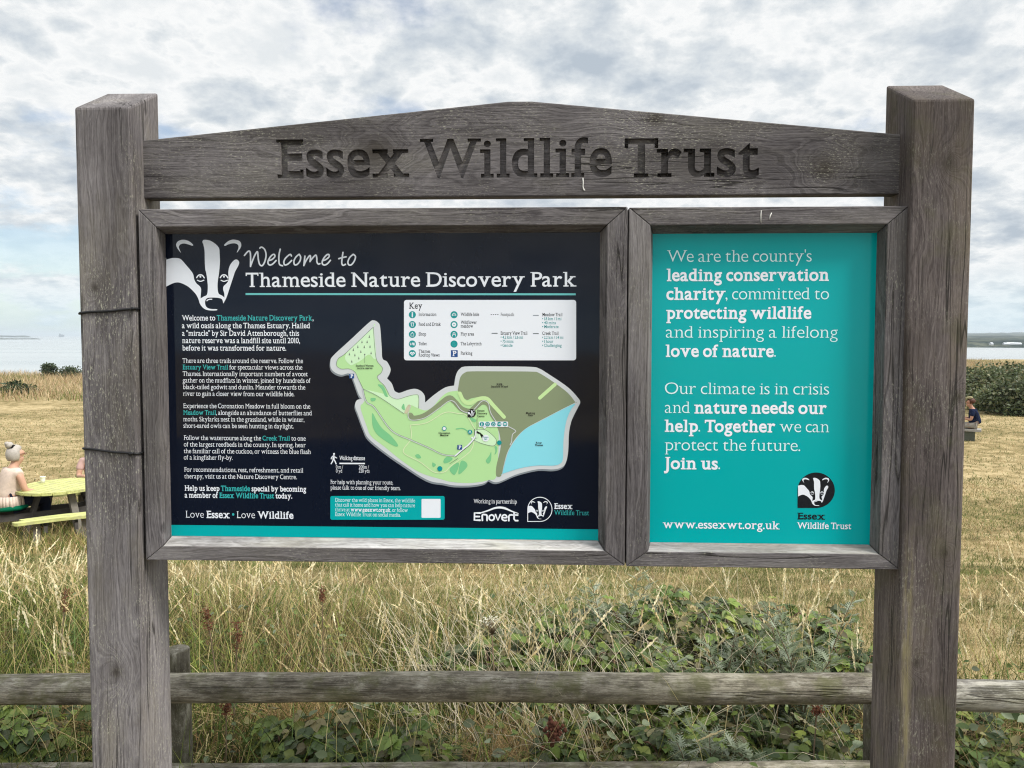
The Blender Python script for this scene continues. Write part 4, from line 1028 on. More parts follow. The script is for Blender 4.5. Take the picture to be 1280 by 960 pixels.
# ------------------------------------------------------------------ grass
GRASS = foliage('dry_grass', 0.75, 0.22, 0.15)
LEAF = foliage('leaves', 0.5, 0.28, 0.35)
STRAW = np.array([(0.54, 0.43, 0.235), (0.43, 0.33, 0.175), (0.60, 0.49, 0.29), (0.31, 0.22, 0.115), (0.40, 0.34, 0.18)])
GREEN = np.array([(0.16, 0.20, 0.05), (0.12, 0.17, 0.04), (0.21, 0.24, 0.075), (0.24, 0.24, 0.09), (0.13, 0.19, 0.065)])
LAWN_S, LAWN_G = STRAW*np.array([0.98, 0.96, 0.95]), GREEN*np.array([1.0, 0.93, 1.05])
STRAW = np.array([(0.58, 0.46, 0.22), (0.47, 0.36, 0.16), (0.64, 0.53, 0.28), (0.34, 0.23, 0.11), (0.45, 0.39, 0.17), (0.40, 0.26, 0.13)])
GREEN = np.array([(0.165, 0.215, 0.040), (0.11, 0.165, 0.035), (0.23, 0.27, 0.06), (0.27, 0.27, 0.075), (0.12, 0.18, 0.055), (0.08, 0.12, 0.035)])
def pick(pal, n): return pal[rng.integers(0, len(pal), n)]*(0.8+0.4*rng.random((n, 1)))
def blades(x, y, h, w, bend, col, K=3, zoff=0.0, droop=0.0, az=None):
    """ribbon blades; arrays of n. returns V,F,C"""
    n = len(x); z = gz(x, y)+zoff
    th = rng.random(n)*2*np.pi if az is None else az
    d = np.stack([np.cos(th), np.sin(th)], -1)
    ph = rng.random(n)*2*np.pi; wd = np.stack([np.cos(ph), np.sin(ph)], -1)
    t = np.linspace(0, 1, K+1)
    V = np.zeros((n, 2*K+1, 3)); 
    for i in range(K+1):
        out = (bend*t[i]**1.8)*h; up = h*(t[i]-(bend**2)*0.42*t[i]**2.4-droop*t[i]**3)
        cx_ = x+d[:, 0]*out; cy_ = y+d[:, 1]*out; cz_ = z+up
        if i == K: V[:, 2*K] = np.stack([cx_, cy_, cz_], -1)
        else:
            ww = w*(1-0.75*t[i]**1.5)/2
            V[:, 2*i] = np.stack([cx_-wd[:, 0]*ww, cy_-wd[:, 1]*ww, cz_], -1); V[:, 2*i+1] = np.stack([cx_+wd[:, 0]*ww, cy_+wd[:, 1]*ww, cz_], -1)
    fl = []
    for i in range(K-1): fl += [(2*i, 2*i+1, 2*i+3), (2*i, 2*i+3, 2*i+2)]
    fl.append((2*K-2, 2*K-1, 2*K))
    F = (np.array(fl)[None]+(np.arange(n)*(2*K+1))[:, None, None]).reshape(-1, 3)
    tip = V[:, 2*K]; pre = (V[:, 2*K-2]+V[:, 2*K-1])/2
    return V.reshape(-1, 3), F, np.repeat(col, 2*K+1, 0), tip, tip-pre
def join(parts):
    Vs, Fs, Cs = [], [], []; o = 0
    for p in parts:
        Vs.append(p[0]); Fs.append(p[1]+o); Cs.append(p[2]); o += len(p[0])
    return np.concatenate(Vs), np.concatenate(Fs), np.concatenate(Cs)
def instance(tv, tf, pos, R, sc, col):
    """copies of a small template inside ONE plant mesh"""
    n = len(pos); k = len(tv)
    V = np.einsum('nij,nkj->nki', R, tv[None]*np.asarray(sc).reshape(n, 1, -1))+pos[:, None]
    F = (tf[None]+(np.arange(n)*k)[:, None, None]).reshape(-1, 3)
    return V.reshape(-1, 3), F, np.repeat(col, k, 0)
def frames(fwd, up=None):
    """rotation matrices with +x along fwd and +z near up"""
    f = fwd/np.linalg.norm(fwd, axis=1, keepdims=True)
    u = np.array([0, 0, 1.0])[None]*np.ones_like(f) if up is None else up
    s = np.cross(u, f); s /= np.linalg.norm(s, axis=1, keepdims=True)+1e-9
    w = np.cross(f, s)
    return np.stack([f, s, w], -1)
SEEDLET = np.array([(0, 0, 0), (0.45, 0.22, 0.05), (1, 0, 0.0), (0.45, -0.22, 0.05)]); SEEDF = np.array([(0, 3, 1), (1, 3, 2)])
def heads(tip, dirn, length, col, m=22, size=0.011, fluff=0.5):
    """pale seed spikes at the tips of the stems"""
    n = len(tip); d = dirn/np.linalg.norm(dirn, axis=1, keepdims=True)
    t = np.tile(np.linspace(0, 1, m), n)
    dd = np.repeat(d, m, 0); p = np.repeat(tip, m, 0)-dd*(np.repeat(length, m)*(1-t))[:, None]
    p[:, 2] -= 0.1*np.repeat(length, m)*0
    r = rng.normal(size=(n*m, 3)); r /= np.linalg.norm(r, axis=1, keepdims=True)
    f = dd+r*fluff
    up = rng.normal(size=(n*m, 3))
    sc = size*(0.7+0.6*rng.random(n*m))*(0.55+0.9*np.sin(np.pi*np.clip(t*0.9+0.08, 0, 1)))
    return instance(SEEDLET, SEEDF, p, frames(f, up), np.stack([sc, sc*0.8, sc], -1), np.repeat(col, m, 0)*(0.9+0.2*rng.random((n*m, 1))))

def scatter(n, x0, x1, y0, y1):
    return rng.uniform(x0, x1, n), rng.uniform(y0, y1, n)
VX0, VX1 = -5.2, 5.6
parts = []
# thatch and green bottom growth
x, y = scatter(46000, VX0, VX1, 0.22, 4.3)
k = y < verge_edge(x); x, y = x[k], y[k]
gr = fbm(x, y, 0.8, 31); gmask = rng.random(len(x)) < np.clip((gr-0.22)*2.8+np.clip(1.0-y, 0, 1)*0.5, 0.35, 0.95)
col = np.where(gmask[:, None], pick(GREEN, len(x)), pick(STRAW, len(x)))
h = (0.10+0.24*rng.random(len(x)))*(0.75+0.6*fbm(x, y, 1.1, 32))
col = col*np.clip(0.34+0.5*rng.random((len(x), 1)), 0, 1)
parts.append(blades(x, y, h, 0.0026+0.0028*rng.random(len(x)), 0.25+0.85*rng.random(len(x)), col, 3)[:3])
# long leaning blades
x, y = scatter(15000, VX0, VX1, 0.30, 4.3)
k = y < verge_edge(x); x, y = x[k], y[k]
gmask = rng.random(len(x)) < np.clip((fbm(x, y, 0.8, 31)-0.24)*2.6, 0.25, 0.88)
col = np.where(gmask[:, None], pick(GREEN, len(x)), pick(STRAW, len(x)))
col = col*(0.42+0.65*rng.random((len(x), 1)))
parts.append(blades(x, y, (0.24+0.26*rng.random(len(x)))*np.interp(y, [0.3, 1.5, 3.5], [1, 1, .7]), 0.0026+0.0022*rng.random(len(x)), 0.3+0.7*rng.random(len(x)), col, 4)[:3])
# curled dead blades low down near the fence
x, y = scatter(7000, VX0, VX1, 0.3, 1.2)
parts.append(blades(x, y, (0.14+0.20*rng.random(len(x))), 0.0035+0.002*rng.random(len(x)), 0.7+0.5*rng.random(len(x)), pick(STRAW, len(x))*0.95, 5, droop=0.55)[:3])
# flowering stems with pale spikes
x, y = scatter(5200, VX0, VX1, 0.45, 4.0)
dens = np.interp(x, [-5, -1.2, -0.3, 0.25, 0.7, 1.3, 5], [0.9, 1.0, 1.0, 0.8, 0.75, 0.85, 0.8])*np.clip(fbm(x, y, 1.4, 41)*2-0.25, 0.1, 1)
k = (y < verge_edge(x)+0.1) & (rng.random(len(x)) < dens); x, y = x[k], y[k]
h = (0.44+0.38*rng.random(len(x)))*np.interp(y, [0.5, 1.4, 3.4], [1, .95, .5])
sc_ = pick(STRAW[[0, 2, 4]], len(x))
st = blades(x, y, h, 0.0022+0.0008*rng.random(len(x)), 0.10+0.55*rng.random(len(x))**1.5, sc_*1.15, 5)
parts.append(st[:3])
hcol = np.array([(0.78, 0.68, 0.42), (0.84, 0.76, 0.52), (0.70, 0.57, 0.32)])
parts.append(heads(st[3], st[4], 0.07+0.08*rng.random(len(x)), hcol[rng.integers(0, 3, len(x))], 34, 0.0115, 0.30))
# bent grey stalks leaning across the middle
x, y = scatter(620, -0.55, 1.15, 0.55, 1.9)
st = blades(x, y, 0.42+0.34*rng.random(len(x)), np.full(len(x), 0.0034), 0.45+0.6*rng.random(len(x)), np.array([(0.64, 0.56, 0.41)])*(0.75+0.4*rng.random((len(x), 1))), 5, az=np.pi+rng.normal(0, 1.3, len(x)))
parts.append(st[:3])
# a brown rushy tuft under the middle of the rail
for cx_, cy_, n_, c_ in ((-0.10, 0.62, 700, (0.36, 0.25, 0.12)), (-0.95, 0.95, 420, (0.40, 0.27, 0.13)), (-1.62, 0.75, 500, (0.42, 0.27, 0.13)), (1.48, 0.75, 480, (0.33, 0.24, 0.13)), (-1.95, 1.2, 420, (0.45, 0.32, 0.16))):
    x = cx_+rng.normal(0, 0.10, n_); y = cy_+rng.normal(0, 0.07, n_)
    parts.append(blades(x, y, 0.16+0.26*rng.random(n_), np.full(n_, 0.003), 0.3+0.7*rng.random(n_), np.array([c_])*(0.6+0.75*rng.random((n_, 1))), 4, droop=0.2)[:3])
# broad green blades
x, y = scatter(5200, VX0, VX1, 0.30, 3.6)
k = (y < verge_edge(x)) & (rng.random(len(x)) < np.clip(fbm(x, y, 1.2, 35)*2.4-0.5, 0.05, 1)); x, y = x[k], y[k]
parts.append(blades(x, y, 0.18+0.26*rng.random(len(x)), 0.005+0.004*rng.random(len(x)), 0.4+0.6*rng.random(len(x)), pick(GREEN, len(x))*1.1, 4)[:3])
# long grass under the benches of the picnic table
x, y = rng.uniform(TABX-2.2, TABX+2.6, 9000), rng.uniform(TABY-2.3, TABY+0.5, 9000)
k = rng.random(len(x)) < np.clip(fbm(x, y, 1.0, 36)*2.2-0.35, 0.1, 1); x, y = x[k], y[k]
gmask = rng.random(len(x)) < 0.55
parts.append(blades(x, y, 0.14+0.24*rng.random(len(x)), 0.006+0.005*rng.random(len(x)), 0.3+0.7*rng.random(len(x)), np.where(gmask[:, None], pick(GREEN, len(x))*0.8, pick(STRAW, len(x))), 3)[:3])
V, F, C = join(parts)
verge = tag(np_mesh('tall_grass', V, F, GRASS, col=C), 'tall dry seeding grass along the rail fence', 'grass', kind='stuff')

# mown lawn: short blades, thinning with distance
parts = []
for (n, x0, x1, y0, y1, h0, h1, w0) in ((120000, -6.5, 6.5, 1.4, 6.5, 0.03, 0.085, 0.004), (110000, -10, 10, 6, 14, 0.035, 0.085, 0.007), (70000, -22, 22, 13, 34, 0.04, 0.08, 0.012)):
    x, y = scatter(n, x0, x1, y0, y1)
    k = (y > verge_edge(x)-0.35) & (y+CAM_D < 34+0.1*np.abs(x)); x, y = x[k], y[k]
    f = fbm(x, y, 1.6, 51)*0.6+fbm(x*0.25, y*1.6, 0.8, 52)*0.4
    gmask = rng.random(len(x)) < np.clip((f-0.29)*3.4, 0.2, 0.9)
    col = np.where(gmask[:, None], pick(LAWN_G, len(x)), pick(LAWN_S, len(x)))*(0.42+0.55*vnoise(x, y, 2.6, 77)+0.5*vnoise(x, y, 7.0, 78))[:, None]
    parts.append(blades(x, y, h0+(h1-h0)*rng.random(len(x)), w0*(0.8+0.5*rng.random(len(x))), 0.3+0.8*rng.random(len(x)), col, 2)[:3])
x, y = scatter(42000, -5.5, 5.5, -0.74, 0.32)          # thin trodden grass at the foot of the board
gm = rng.random(len(x)) < np.clip((fbm(x, y, 1.6, 53)-0.3)*2.5, 0.15, 0.8)
parts.append(blades(x, y, 0.03+0.06*rng.random(len(x)), 0.004*(0.8+0.5*rng.random(len(x))), 0.3+0.8*rng.random(len(x)), np.where(gm[:, None], pick(LAWN_G, len(x)), pick(LAWN_S, len(x)))*(0.5+0.5*rng.random((len(x), 1))), 2)[:3])
V, F, C = join(parts)
tag(np_mesh('lawn_grass', V, F, GRASS, col=C), 'short sun-bleached grass of the mown slope', 'grass', kind='stuff')

# rough tall grass at the end of the lawn
parts = []
x, y = scatter(190000, -60, 60, 31, 112)
d = y+CAM_D; lim = np.interp(x, [-60, -8, 10, 30, 60], [33.5, 33.5, 36, 40, 40])+2.0*vnoise(x, y*0, 0.25, 61)
k = (d > lim) & (d < edge(x)+3) & (rng.random(len(x)) < np.clip(60/d, 0.3, 1)); x, y = x[k], y[k]
gmask = rng.random(len(x)) < np.clip((fbm(x, y, 0.12, 62)-0.40)*2.4, 0.06, 0.75)
col = np.where(gmask[:, None], pick(LAWN_G, len(x)), pick(LAWN_S*np.array([1.0, 0.98, 1.08]), len(x)))
parts.append(blades(x, y, (0.35+0.45*rng.random(len(x)))*(0.7+0.5*fbm(x, y, 0.3, 63)), 0.022+0.028*rng.random(len(x)), 0.2+0.6*rng.random(len(x)), col, 2)[:3])
V, F, C = join(parts)
tag(np_mesh('rough_grass', V, F, GRASS, col=C), 'pale rough grass on the brow above the water', 'grass', kind='stuff')

# ------------------------------------------------------------------ plants of the verge
LEAFT = np.array([(0, 0, 0), (0.10, 0.16, 0.03), (0.24, 0.30, 0.05), (0.36, 0.30, 0.055), (0.46, 0.37, 0.05), (0.58, 0.31, 0.045), (0.68, 0.29, 0.03), (0.82, 0.16, 0.0), (1.0, 0, -0.05),
                  (0.10, -0.16, 0.03), (0.24, -0.30, 0.05), (0.36, -0.30, 0.055), (0.46, -0.37, 0.05), (0.58, -0.31, 0.045), (0.68, -0.29, 0.03), (0.82, -0.16, 0.0),
                  (0.12, 0, -0.01), (0.36, 0, -0.015), (0.60, 0, -0.02), (0.82, 0, -0.035)])
LEAFTF = []
def _fan(side):
    e = [1, 2, 3, 4, 5, 6, 7] if side > 0 else [9, 10, 11, 12, 13, 14, 15]
    tr = [(0, 16, e[0]), (16, e[1], e[0]), (16, 17, e[1]), (17, e[2], e[1]), (17, e[3], e[2]), (17, 18, e[3]), (18, e[4], e[3]), (18, e[5], e[4]), (18, 19, e[5]), (19, e[6], e[5]), (19, 8, e[6])]
    return tr if side > 0 else [t[::-1] for t in tr]
LEAFTF = np.array(_fan(1)+_fan(-1))
MUG0 = np.array([(0.22, 0.26, 0.16), (0.16, 0.20, 0.10), (0.22, 0.20, 0.09)])
BRAM = np.array([(0.10, 0.15, 0.032), (0.12, 0.17, 0.036), (0.07, 0.11, 0.028), (0.145, 0.20, 0.042), (0.055, 0.085, 0.030), (0.19, 0.225, 0.05), (0.10, 0.12, 0.06), (0.15, 0.13, 0.06)])
def stem_poly(p0, azim, length, arch, K=9):
    t = np.linspace(0, 1, K)
    out = length*(0.75*t); up = length*(arch*t-(arch*0.8)*t**2.2)
    return np.stack([p0[0]+np.cos(azim)*out, p0[1]+np.sin(azim)*out, p0[2]+up], -1)
STEM = plain('bramble_stem', (0.10, 0.055, 0.035), 0.7, 0.3, 0.4)
DRYSTEM = plain('dead_stem', (0.19, 0.14, 0.09), 0.85, 0.2, 0.4)
def bramble(cx_, cy_, rad, n, hgt, label, tint=1.0, leaf=0.050, pal=BRAM, berries=None):
    zb = float(gz(cx_, cy_))
    root = thing('bramble_bush', label, 'bramble', (cx_, cy_, zb), group='brambles in the rough grass along the fence')
    sm = MB(); P, Fw, Sc, Cc, Up = [], [], [], [], []
    for i in range(n):
        az = rng.random()*2*np.pi; r0 = rad*0.45*math.sqrt(rng.random())
        p0 = (r0*math.cos(az*1.7), r0*math.sin(az*1.7), 0.0)
        L = rad*(0.6+0.6*rng.random()); ar = hgt/L*(0.6+0.9*rng.random())*1.35
        pts = stem_poly(p0, az, L, ar)
        pts[:, 2] = np.maximum(pts[:, 2], 0.02)
        sm.tube([tuple(p) for p in pts], [0.0044*(1-0.6*k/8) for k in range(9)], 5)
        for k in range(1, 9):
            for rep in range(2):
                side = rng.normal(size=3); side[2] = abs(side[2])*0.6+0.2; side /= np.linalg.norm(side)
                base = pts[k]+side*0.045*(0.5+rng.random())
                sz = leaf*(0.6+0.65*rng.random()); c_ = pal[rng.integers(0, len(pal))]*(0.55+0.95*rng.random())*tint
                up = np.array([rng.normal()*0.38, rng.normal()*0.38-0.25, 1.0])
                for da in (-1.15, 0.0, 1.15):
                    a0 = math.atan2(side[1], side[0])+da
                    P.append(base); Fw.append((math.cos(a0), math.sin(a0), -0.25+rng.normal()*0.25)); Sc.append(sz*(1.0 if da == 0 else 0.85)); Cc.append(c_*(0.92+0.16*rng.random())); Up.append(up)
    sm.build('stem', STEM, root)
    V, F, C = instance(LEAFT, LEAFTF, np.array(P), frames(np.array(Fw), np.array(Up)), np.array(Sc)[:, None]*np.array([[1, 1, 1.6]]), np.array(Cc))
    np_mesh('foliage', V, F, LEAF, root, C)
    if berries is not None:
        ob = MB()
        for k in range(70):
            p = np.array(berries)-np.array((cx_, cy_, zb))+rng.normal(size=3)*np.array((0.016, 0.012, 0.018))
            r = 0.005+0.004*rng.random()
            ob.tube([p-np.array((0, 0, r)), p-np.array((0, 0, r*.3)), p+np.array((0, 0, r*.5)), p+np.array((0, 0, r))], [r*.3, r, r*.8, r*.2], 6)
        ob.build('dead_flower_cluster', plain('dead_flowers', (0.11, 0.045, 0.03), 0.9, 0.1, 0.5), root)
    return root
def wpt(px, py, y): x, z = U(px, py, y); return (x, y, z)
bspots = [  # px, world y, radius, canes, height, label, tint
 (45, 0.66, 0.28, 30, 0.33, 'bramble with broad bright green leaves below the rail, left of the left oak post', 1.15),
 (380, 0.62, 0.24, 26, 0.30, 'dark low bramble under the rail below the walking symbol of the navy panel', 0.85),
 (520, 0.62, 0.26, 28, 0.31, 'bramble under the rail below the website box of the navy panel', 1.0),
 (690, 0.62, 0.20, 20, 0.29, 'small bramble carrying a red-brown dead flower cluster below the rail', 0.95),
 (650, 1.15, 0.28, 26, 0.46, 'bramble behind the rail below the partner emblems of the navy panel', 0.95),
 (700, 1.45, 0.30, 30, 0.58, 'tall bramble below the right end of the navy panel', 1.1),
 (815, 1.6, 0.32, 34, 0.62, 'tall bramble below the left corner of the teal panel', 1.1),
 (1020, 1.55, 0.30, 30, 0.62, 'tall bramble below the round emblem of the teal panel', 1.1),
 (770, 1.25, 0.30, 30, 0.50, 'bramble behind the rail below the gap between the two panels', 1.05),
 (590, 1.35, 0.26, 24, 0.42, 'low bramble around the hogweed behind the rail', 0.95),
 (840, 0.95, 0.28, 30, 0.46, 'bramble close behind the rail below the left half of the teal panel', 1.0),
 (935, 1.40, 0.36, 46, 0.66, 'largest leafy bramble, rising close to the lower edge of the teal panel', 1.1),
 (850, 0.66, 0.28, 30, 0.33, 'bramble under the rail below the website line of the teal panel', 0.95),
 (1050, 1.25, 0.26, 26, 0.52, 'bramble behind the rail just left of the right oak post', 1.0),
 (1010, 0.64, 0.26, 28, 0.31, 'bramble under the rail just left of the right oak post', 1.0),
 (1255, 0.66, 0.28, 30, 0.30, 'dark bramble with big leaves below the rail, right of the right oak post', 0.85),
 (1190, 1.0, 0.22, 14, 0.34, 'bramble behind the rail just right of the right oak post', 0.9)]
for px, yy, r, n, hh, lb, tn in bspots:
    brr = wpt(691, 915, 0.56) if 'dead flower' in lb else None
    bramble(U(px, 800, yy)[0], yy, r, n, hh, lb, tn, berries=brr)

# low weeds creeping through the grass
x, y = scatter(24000, VX0, VX1, 0.28, 2.9)
dn = np.interp(x, [-5, -1.6, -0.6, 0.0, 1.2, 5], [0.25, 0.25, 0.35, 0.9, 1.0, 0.6])
k = (y < verge_edge(x)-0.1) & (rng.random(len(x)) < dn*np.clip(fbm(x, y, 1.7, 91)*2.6-0.75, 0, 1)); x, y = x[k], y[k]; n = len(x)
hh = (0.03+0.30*rng.random(n)**1.3)*np.interp(x, [-1, 0.1, 1.2, 3], [0.75, 1.0, 1.25, 0.8])
az = rng.random(n)*6.283; WEED = np.concatenate([BRAM, MUG0])
fw = np.stack([np.cos(az), np.sin(az), rng.normal(-0.1, 0.35, n)], -1); upv = np.stack([rng.normal(0, .45, n), rng.normal(-.2, .45, n), np.ones(n)], -1)
s_ = 0.020+0.030*rng.random(n); wid = 0.45+0.7*rng.random(n)
V, F, C = instance(LEAFT, LEAFTF, np.stack([x, y, gz(x, y)+hh], -1), frames(fw, upv), np.stack([s_, s_*wid, s_*1.5], -1), WEED[rng.integers(0, len(WEED), n)]*(0.7+0.6*rng.random((n, 1))))
tag(np_mesh('ground_weeds', V, F, LEAF, col=C), 'small green weeds creeping through the dry grass', 'weeds', kind='stuff')

# mugwort: grey-green feathery stalks
NARROW = np.array([(0, 0, 0), (0.5, 0.085, 0.03), (1, 0, -0.04), (0.5, -0.085, 0.03)]); NARF = np.array([(0, 1, 2), (0, 2, 3)])
MUG = np.array([(0.26, 0.30, 0.20), (0.20, 0.24, 0.14), (0.32, 0.36, 0.26), (0.15, 0.19, 0.10)])
def mugwort(cx_, cy_, n, hgt, label):
    zb = float(gz(cx_, cy_))
    root = thing('mugwort_plant', label, 'weed', (cx_, cy_, zb), group='grey-green mugwort among the brambles')
    sm = MB(); P, Fw, Sc, Cc = [], [], [], []
    for i in range(n):
        bx, by = rng.normal(0, 0.06, 2); H = hgt*(0.65+0.4*rng.random()); lx, ly = rng.normal(0, 0.10, 2)
        pts = [(bx+lx*t*t, by+ly*t*t, H*t) for t in np.linspace(0, 1, 7)]
        sm.tube(pts, [0.0035*(1-0.7*k/6) for k in range(7)], 5)
        m = 34
        for k in range(m):
            t = 0.12+0.88*k/m; b_ = np.array((bx+lx*t*t, by+ly*t*t, H*t)); az = k*2.4+rng.random()
            L = (0.058*(1-0.65*t)+0.016)*(0.8+0.4*rng.random())
            ax = np.array((math.cos(az), math.sin(az), 0.45+0.3*rng.random()))
            c_ = MUG[rng.integers(0, 4)]*(0.85+0.3*rng.random())
            for j in range(5):                       # pinnate lobes
                s_ = 0.25+0.18*j
                for sg in (-1, 1):
                    a2 = az+sg*0.8
                    P.append(b_+ax*L*s_); Fw.append((math.cos(a2), math.sin(a2), 0.35)); Sc.append(L*(0.62-0.07*j)); Cc.append(c_)
            P.append(b_); Fw.append(ax); Sc.append(L*1.25); Cc.append(c_)
    sm.build('stem', DRYSTEM, root)
    V, F, C = instance(NARROW, NARF, np.array(P), frames(np.array(Fw)), np.array(Sc)[:, None]*np.array([[1, 1.3, 1.5]]), np.array(Cc))
    np_mesh('foliage', V, F, LEAF, root, C)
for px, yy, n, hh, lb in ((1000, 0.85, 10, 0.70, 'tall feathery grey-green mugwort behind the rail below the emblem of the teal panel'),
                          (905, 0.85, 7, 0.52, 'feathery grey-green mugwort between the brambles below the middle of the teal panel'),
                          (860, 0.60, 6, 0.32, 'low grey-green mugwort under the rail below the left half of the teal panel'),
                          (945, 0.58, 6, 0.32, 'low grey-green mugwort under the rail below the right half of the teal panel'),
                          (770, 1.5, 4, 0.66, 'slim dark mugwort standing below the gap between the two panels')):
    mugwort(U(px, 800, yy)[0], yy, n, hh, lb)

# dead dock stalks with rusty heads, one hogweed umbel, bare dark stalks
RUST = np.array([(0.17, 0.065, 0.035), (0.13, 0.05, 0.03), (0.21, 0.09, 0.05)])
def dock(base_px, top_px, yy, label, head=0.09):
    x0, z0 = U(*base_px, yy); x1, z1 = U(*top_px, yy); zb = float(gz(x0, yy))
    root = thing('dock_stalk', label, 'weed', (x0, yy, zb), group='rusty dead dock stalks')
    sm = MB(); T = np.linspace(0, 1, 8)
    pts = [((x1-x0)*t**1.3, 0.01*math.sin(3*t), (z1-zb)*t) for t in T]
    sm.tube(pts, [0.004*(1-0.55*t) for t in T], 6); sm.build('stem', DRYSTEM, root)
    n = 160; t = 1-(head/(z1-zb))*rng.random(n)
    P = np.stack([(x1-x0)*t**1.3, 0.01*np.sin(3*t), (z1-zb)*t], -1)+rng.normal(size=(n, 3))*0.008
    V, F, C = instance(SEEDLET, SEEDF, P, frames(rng.normal(size=(n, 3)), rng.normal(size=(n, 3))), np.full((n, 3), 0.012), RUST[rng.integers(0, 3, n)])
    np_mesh('seed_head', V, F, GRASS, root, C)
dock((275, 838), (257, 759), 0.9, 'thin dead dock stalk with a rusty head, right of the left oak post')
dock((288, 838), (297, 780), 0.8, 'stouter dead dock stalk with a rusty head, second right of the left oak post', 0.10)
dock((403, 800), (402, 735), 1.3, 'far dead dock stalk with a dark head below the map of the navy panel', 0.06)
dock((68, 800), (82, 738), 1.3, 'dark dead dock stalk in the grass left of the left oak post', 0.10)
dock((280, 945), (282, 880), 0.55, 'dark bare dock stalk below the rail, right of the left oak post', 0.03)
dock((1016, 960), (1022, 885), 0.52, 'dark bare dock stalk below the rail, left of the right oak post', 0.02)
def umbel(px, yy, label):
    x, z = U(*px, yy); zb = float(gz(x, yy)); H = z-zb
    root = thing('hogweed_plant', label, 'weed', (x, yy, zb))
    sm = MB(); sm.tube([(0.02, 0, 0), (0.01, 0, H*.5), (0, 0, H*.88)], [0.004, 0.0035, 0.003], 6)
    P = []
    for k in range(16):
        a = k*2.39; r = 0.045*math.sqrt((k+.5)/16); q_ = np.array((r*math.cos(a), r*math.sin(a), H-0.10*r))
        sm.tube([(0, 0, H*.88), tuple(q_)], [0.0016, 0.001], 4)
        for j in range(7): P.append(q_+rng.normal(size=3)*np.array((0.006, 0.006, 0.002)))
    sm.build('stem', DRYSTEM, root)
    P = np.array(P); n = len(P)
    V, F, C = instance(SEEDLET, SEEDF, P, frames(rng.normal(size=(n, 3)), rng.normal(size=(n, 3))+np.array((0, 0, 2.0))), np.full((n, 3), 0.010), np.array([(0.74, 0.72, 0.58)])*(0.8+0.3*rng.random((n, 1))))
    np_mesh('flower_head', V, F, GRASS, root, C)
umbel((615, 774), 0.95, 'single hogweed with a flat cream flower head behind the rail')
# ------------------------------------------------------------------ hedge, skyline bushes
def bush(cx_, cy_, rx, ry, H, n, size, pal, label, group, name='bush'):
    zb = float(gz(cx_, cy_))-0.05
    root = thing(name, label, 'bush', (cx_, cy_, zb), group=group)
    sm = MB()
    for k in range(7):
        a = rng.random()*6.28; r = rng.random()*0.6
        sm.tube([(0.1*rx*math.cos(a), 0.1*ry*math.sin(a), 0), (0.4*r*rx*math.cos(a), 0.4*r*ry*math.sin(a), H*.4), (r*rx*math.cos(a), r*ry*math.sin(a), H*.8)], [0.05, 0.035, 0.012], 6)
    sm.build('stem', DRYSTEM, root)
    # lumps of foliage: leaves sit on an uneven shell and inside it
    L = 34; la = rng.random(L)*6.28; lr = np.sqrt(rng.random(L))*0.8
    lc = np.stack([lr*np.cos(la)*rx, lr*np.sin(la)*ry, H*(0.2+0.75*rng.random(L)**1.3)*(1-0.4*lr**2)], -1); ls = (0.22+0.2*rng.random(L))*min(rx, H)
    k = rng.integers(0, L, n); u = rng.normal(size=(n, 3)); u /= np.linalg.norm(u, axis=1, keepdims=True)
    P = lc[k]+u*ls[k][:, None]*(0.55+0.5*rng.random((n, 1)))*np.array([1.25, 1.25, 0.85]); P[:, 2] = np.abs(P[:, 2])
    C = pal[rng.integers(0, len(pal), n)]*(0.7+0.6*rng.random((n, 1)))*(0.8+0.4*rng.random(L))[k][:, None]
    R = frames(u+rng.normal(size=(n, 3))*0.8, u*0.6+rng.normal(size=(n, 3))*0.5+np.array((0, 0, .6)))
    V, F, C = instance(np.array([(0, 0, 0), (0.5, 0.32, 0.06), (1, 0, -0.05), (0.5, -0.32, 0.06)]), np.array([(0, 2, 1), (0, 3, 2)]), P, R, np.full((n, 3), size)*(0.7+0.6*rng.random((n, 1))), C)
    np_mesh('foliage', V, F, LEAF, root, C)
HED = np.array([(0.095, 0.12, 0.05), (0.075, 0.095, 0.042), (0.13, 0.15, 0.075), (0.19, 0.19, 0.11), (0.06, 0.08, 0.035)])
hg = 'scrub bushes at the end of the lawn on the right'
for px, d, rx, ry, H, lb in ((1252, 33, 1.2, 1.1, 0.95, 'low paler scrub bush close behind the man in the cap'), (1280, 31.5, 1.9, 1.4, 1.6, 'dark scrub bush right of the man in the cap, nearest to the lawn'),
                             (1225, 39, 2.2, 1.8, 1.7, 'scrub bush seen just right of the right oak post, below the brown field'), (1290, 39, 2.6, 2.0, 1.8, 'scrub bush at the right edge of the view, below the brown field'),
                             (1160, 36, 2.2, 1.8, 1.7, 'scrub bush standing behind the right oak post'), (1390, 34, 2.4, 1.9, 1.9, 'scrub bush beyond the right edge of the view')):
    x = U(px, 470, d-CAM_D)[0]
    bush(x, d-CAM_D, rx, ry, H, 5200, 0.17, HED*(1.6 if 'paler' in lb else 1.0+0.25*('below the brown' in lb)), lb, hg, 'scrub_bush')
sg = 'small bushes on the skyline at the left'
SKY_ = np.array([(0.05, 0.075, 0.03), (0.04, 0.06, 0.03), (0.08, 0.10, 0.045)])
for px, d, rx, ry, H, lb in ((61, 58, 0.65, 0.6, 1.35, 'taller small dark bush on the skyline against the water'), (88, 58, 1.1, 0.8, 1.0, 'broad low bush on the skyline beside the left oak post'),
                             (20, 40, 1.0, 0.8, 0.75, 'low green patch of scrub in the pale grass at the left edge')):
    bush(U(px, 470, d-CAM_D)[0], d-CAM_D, rx, ry, H, 1500, 0.16, SKY_, lb, sg, 'skyline_bush')

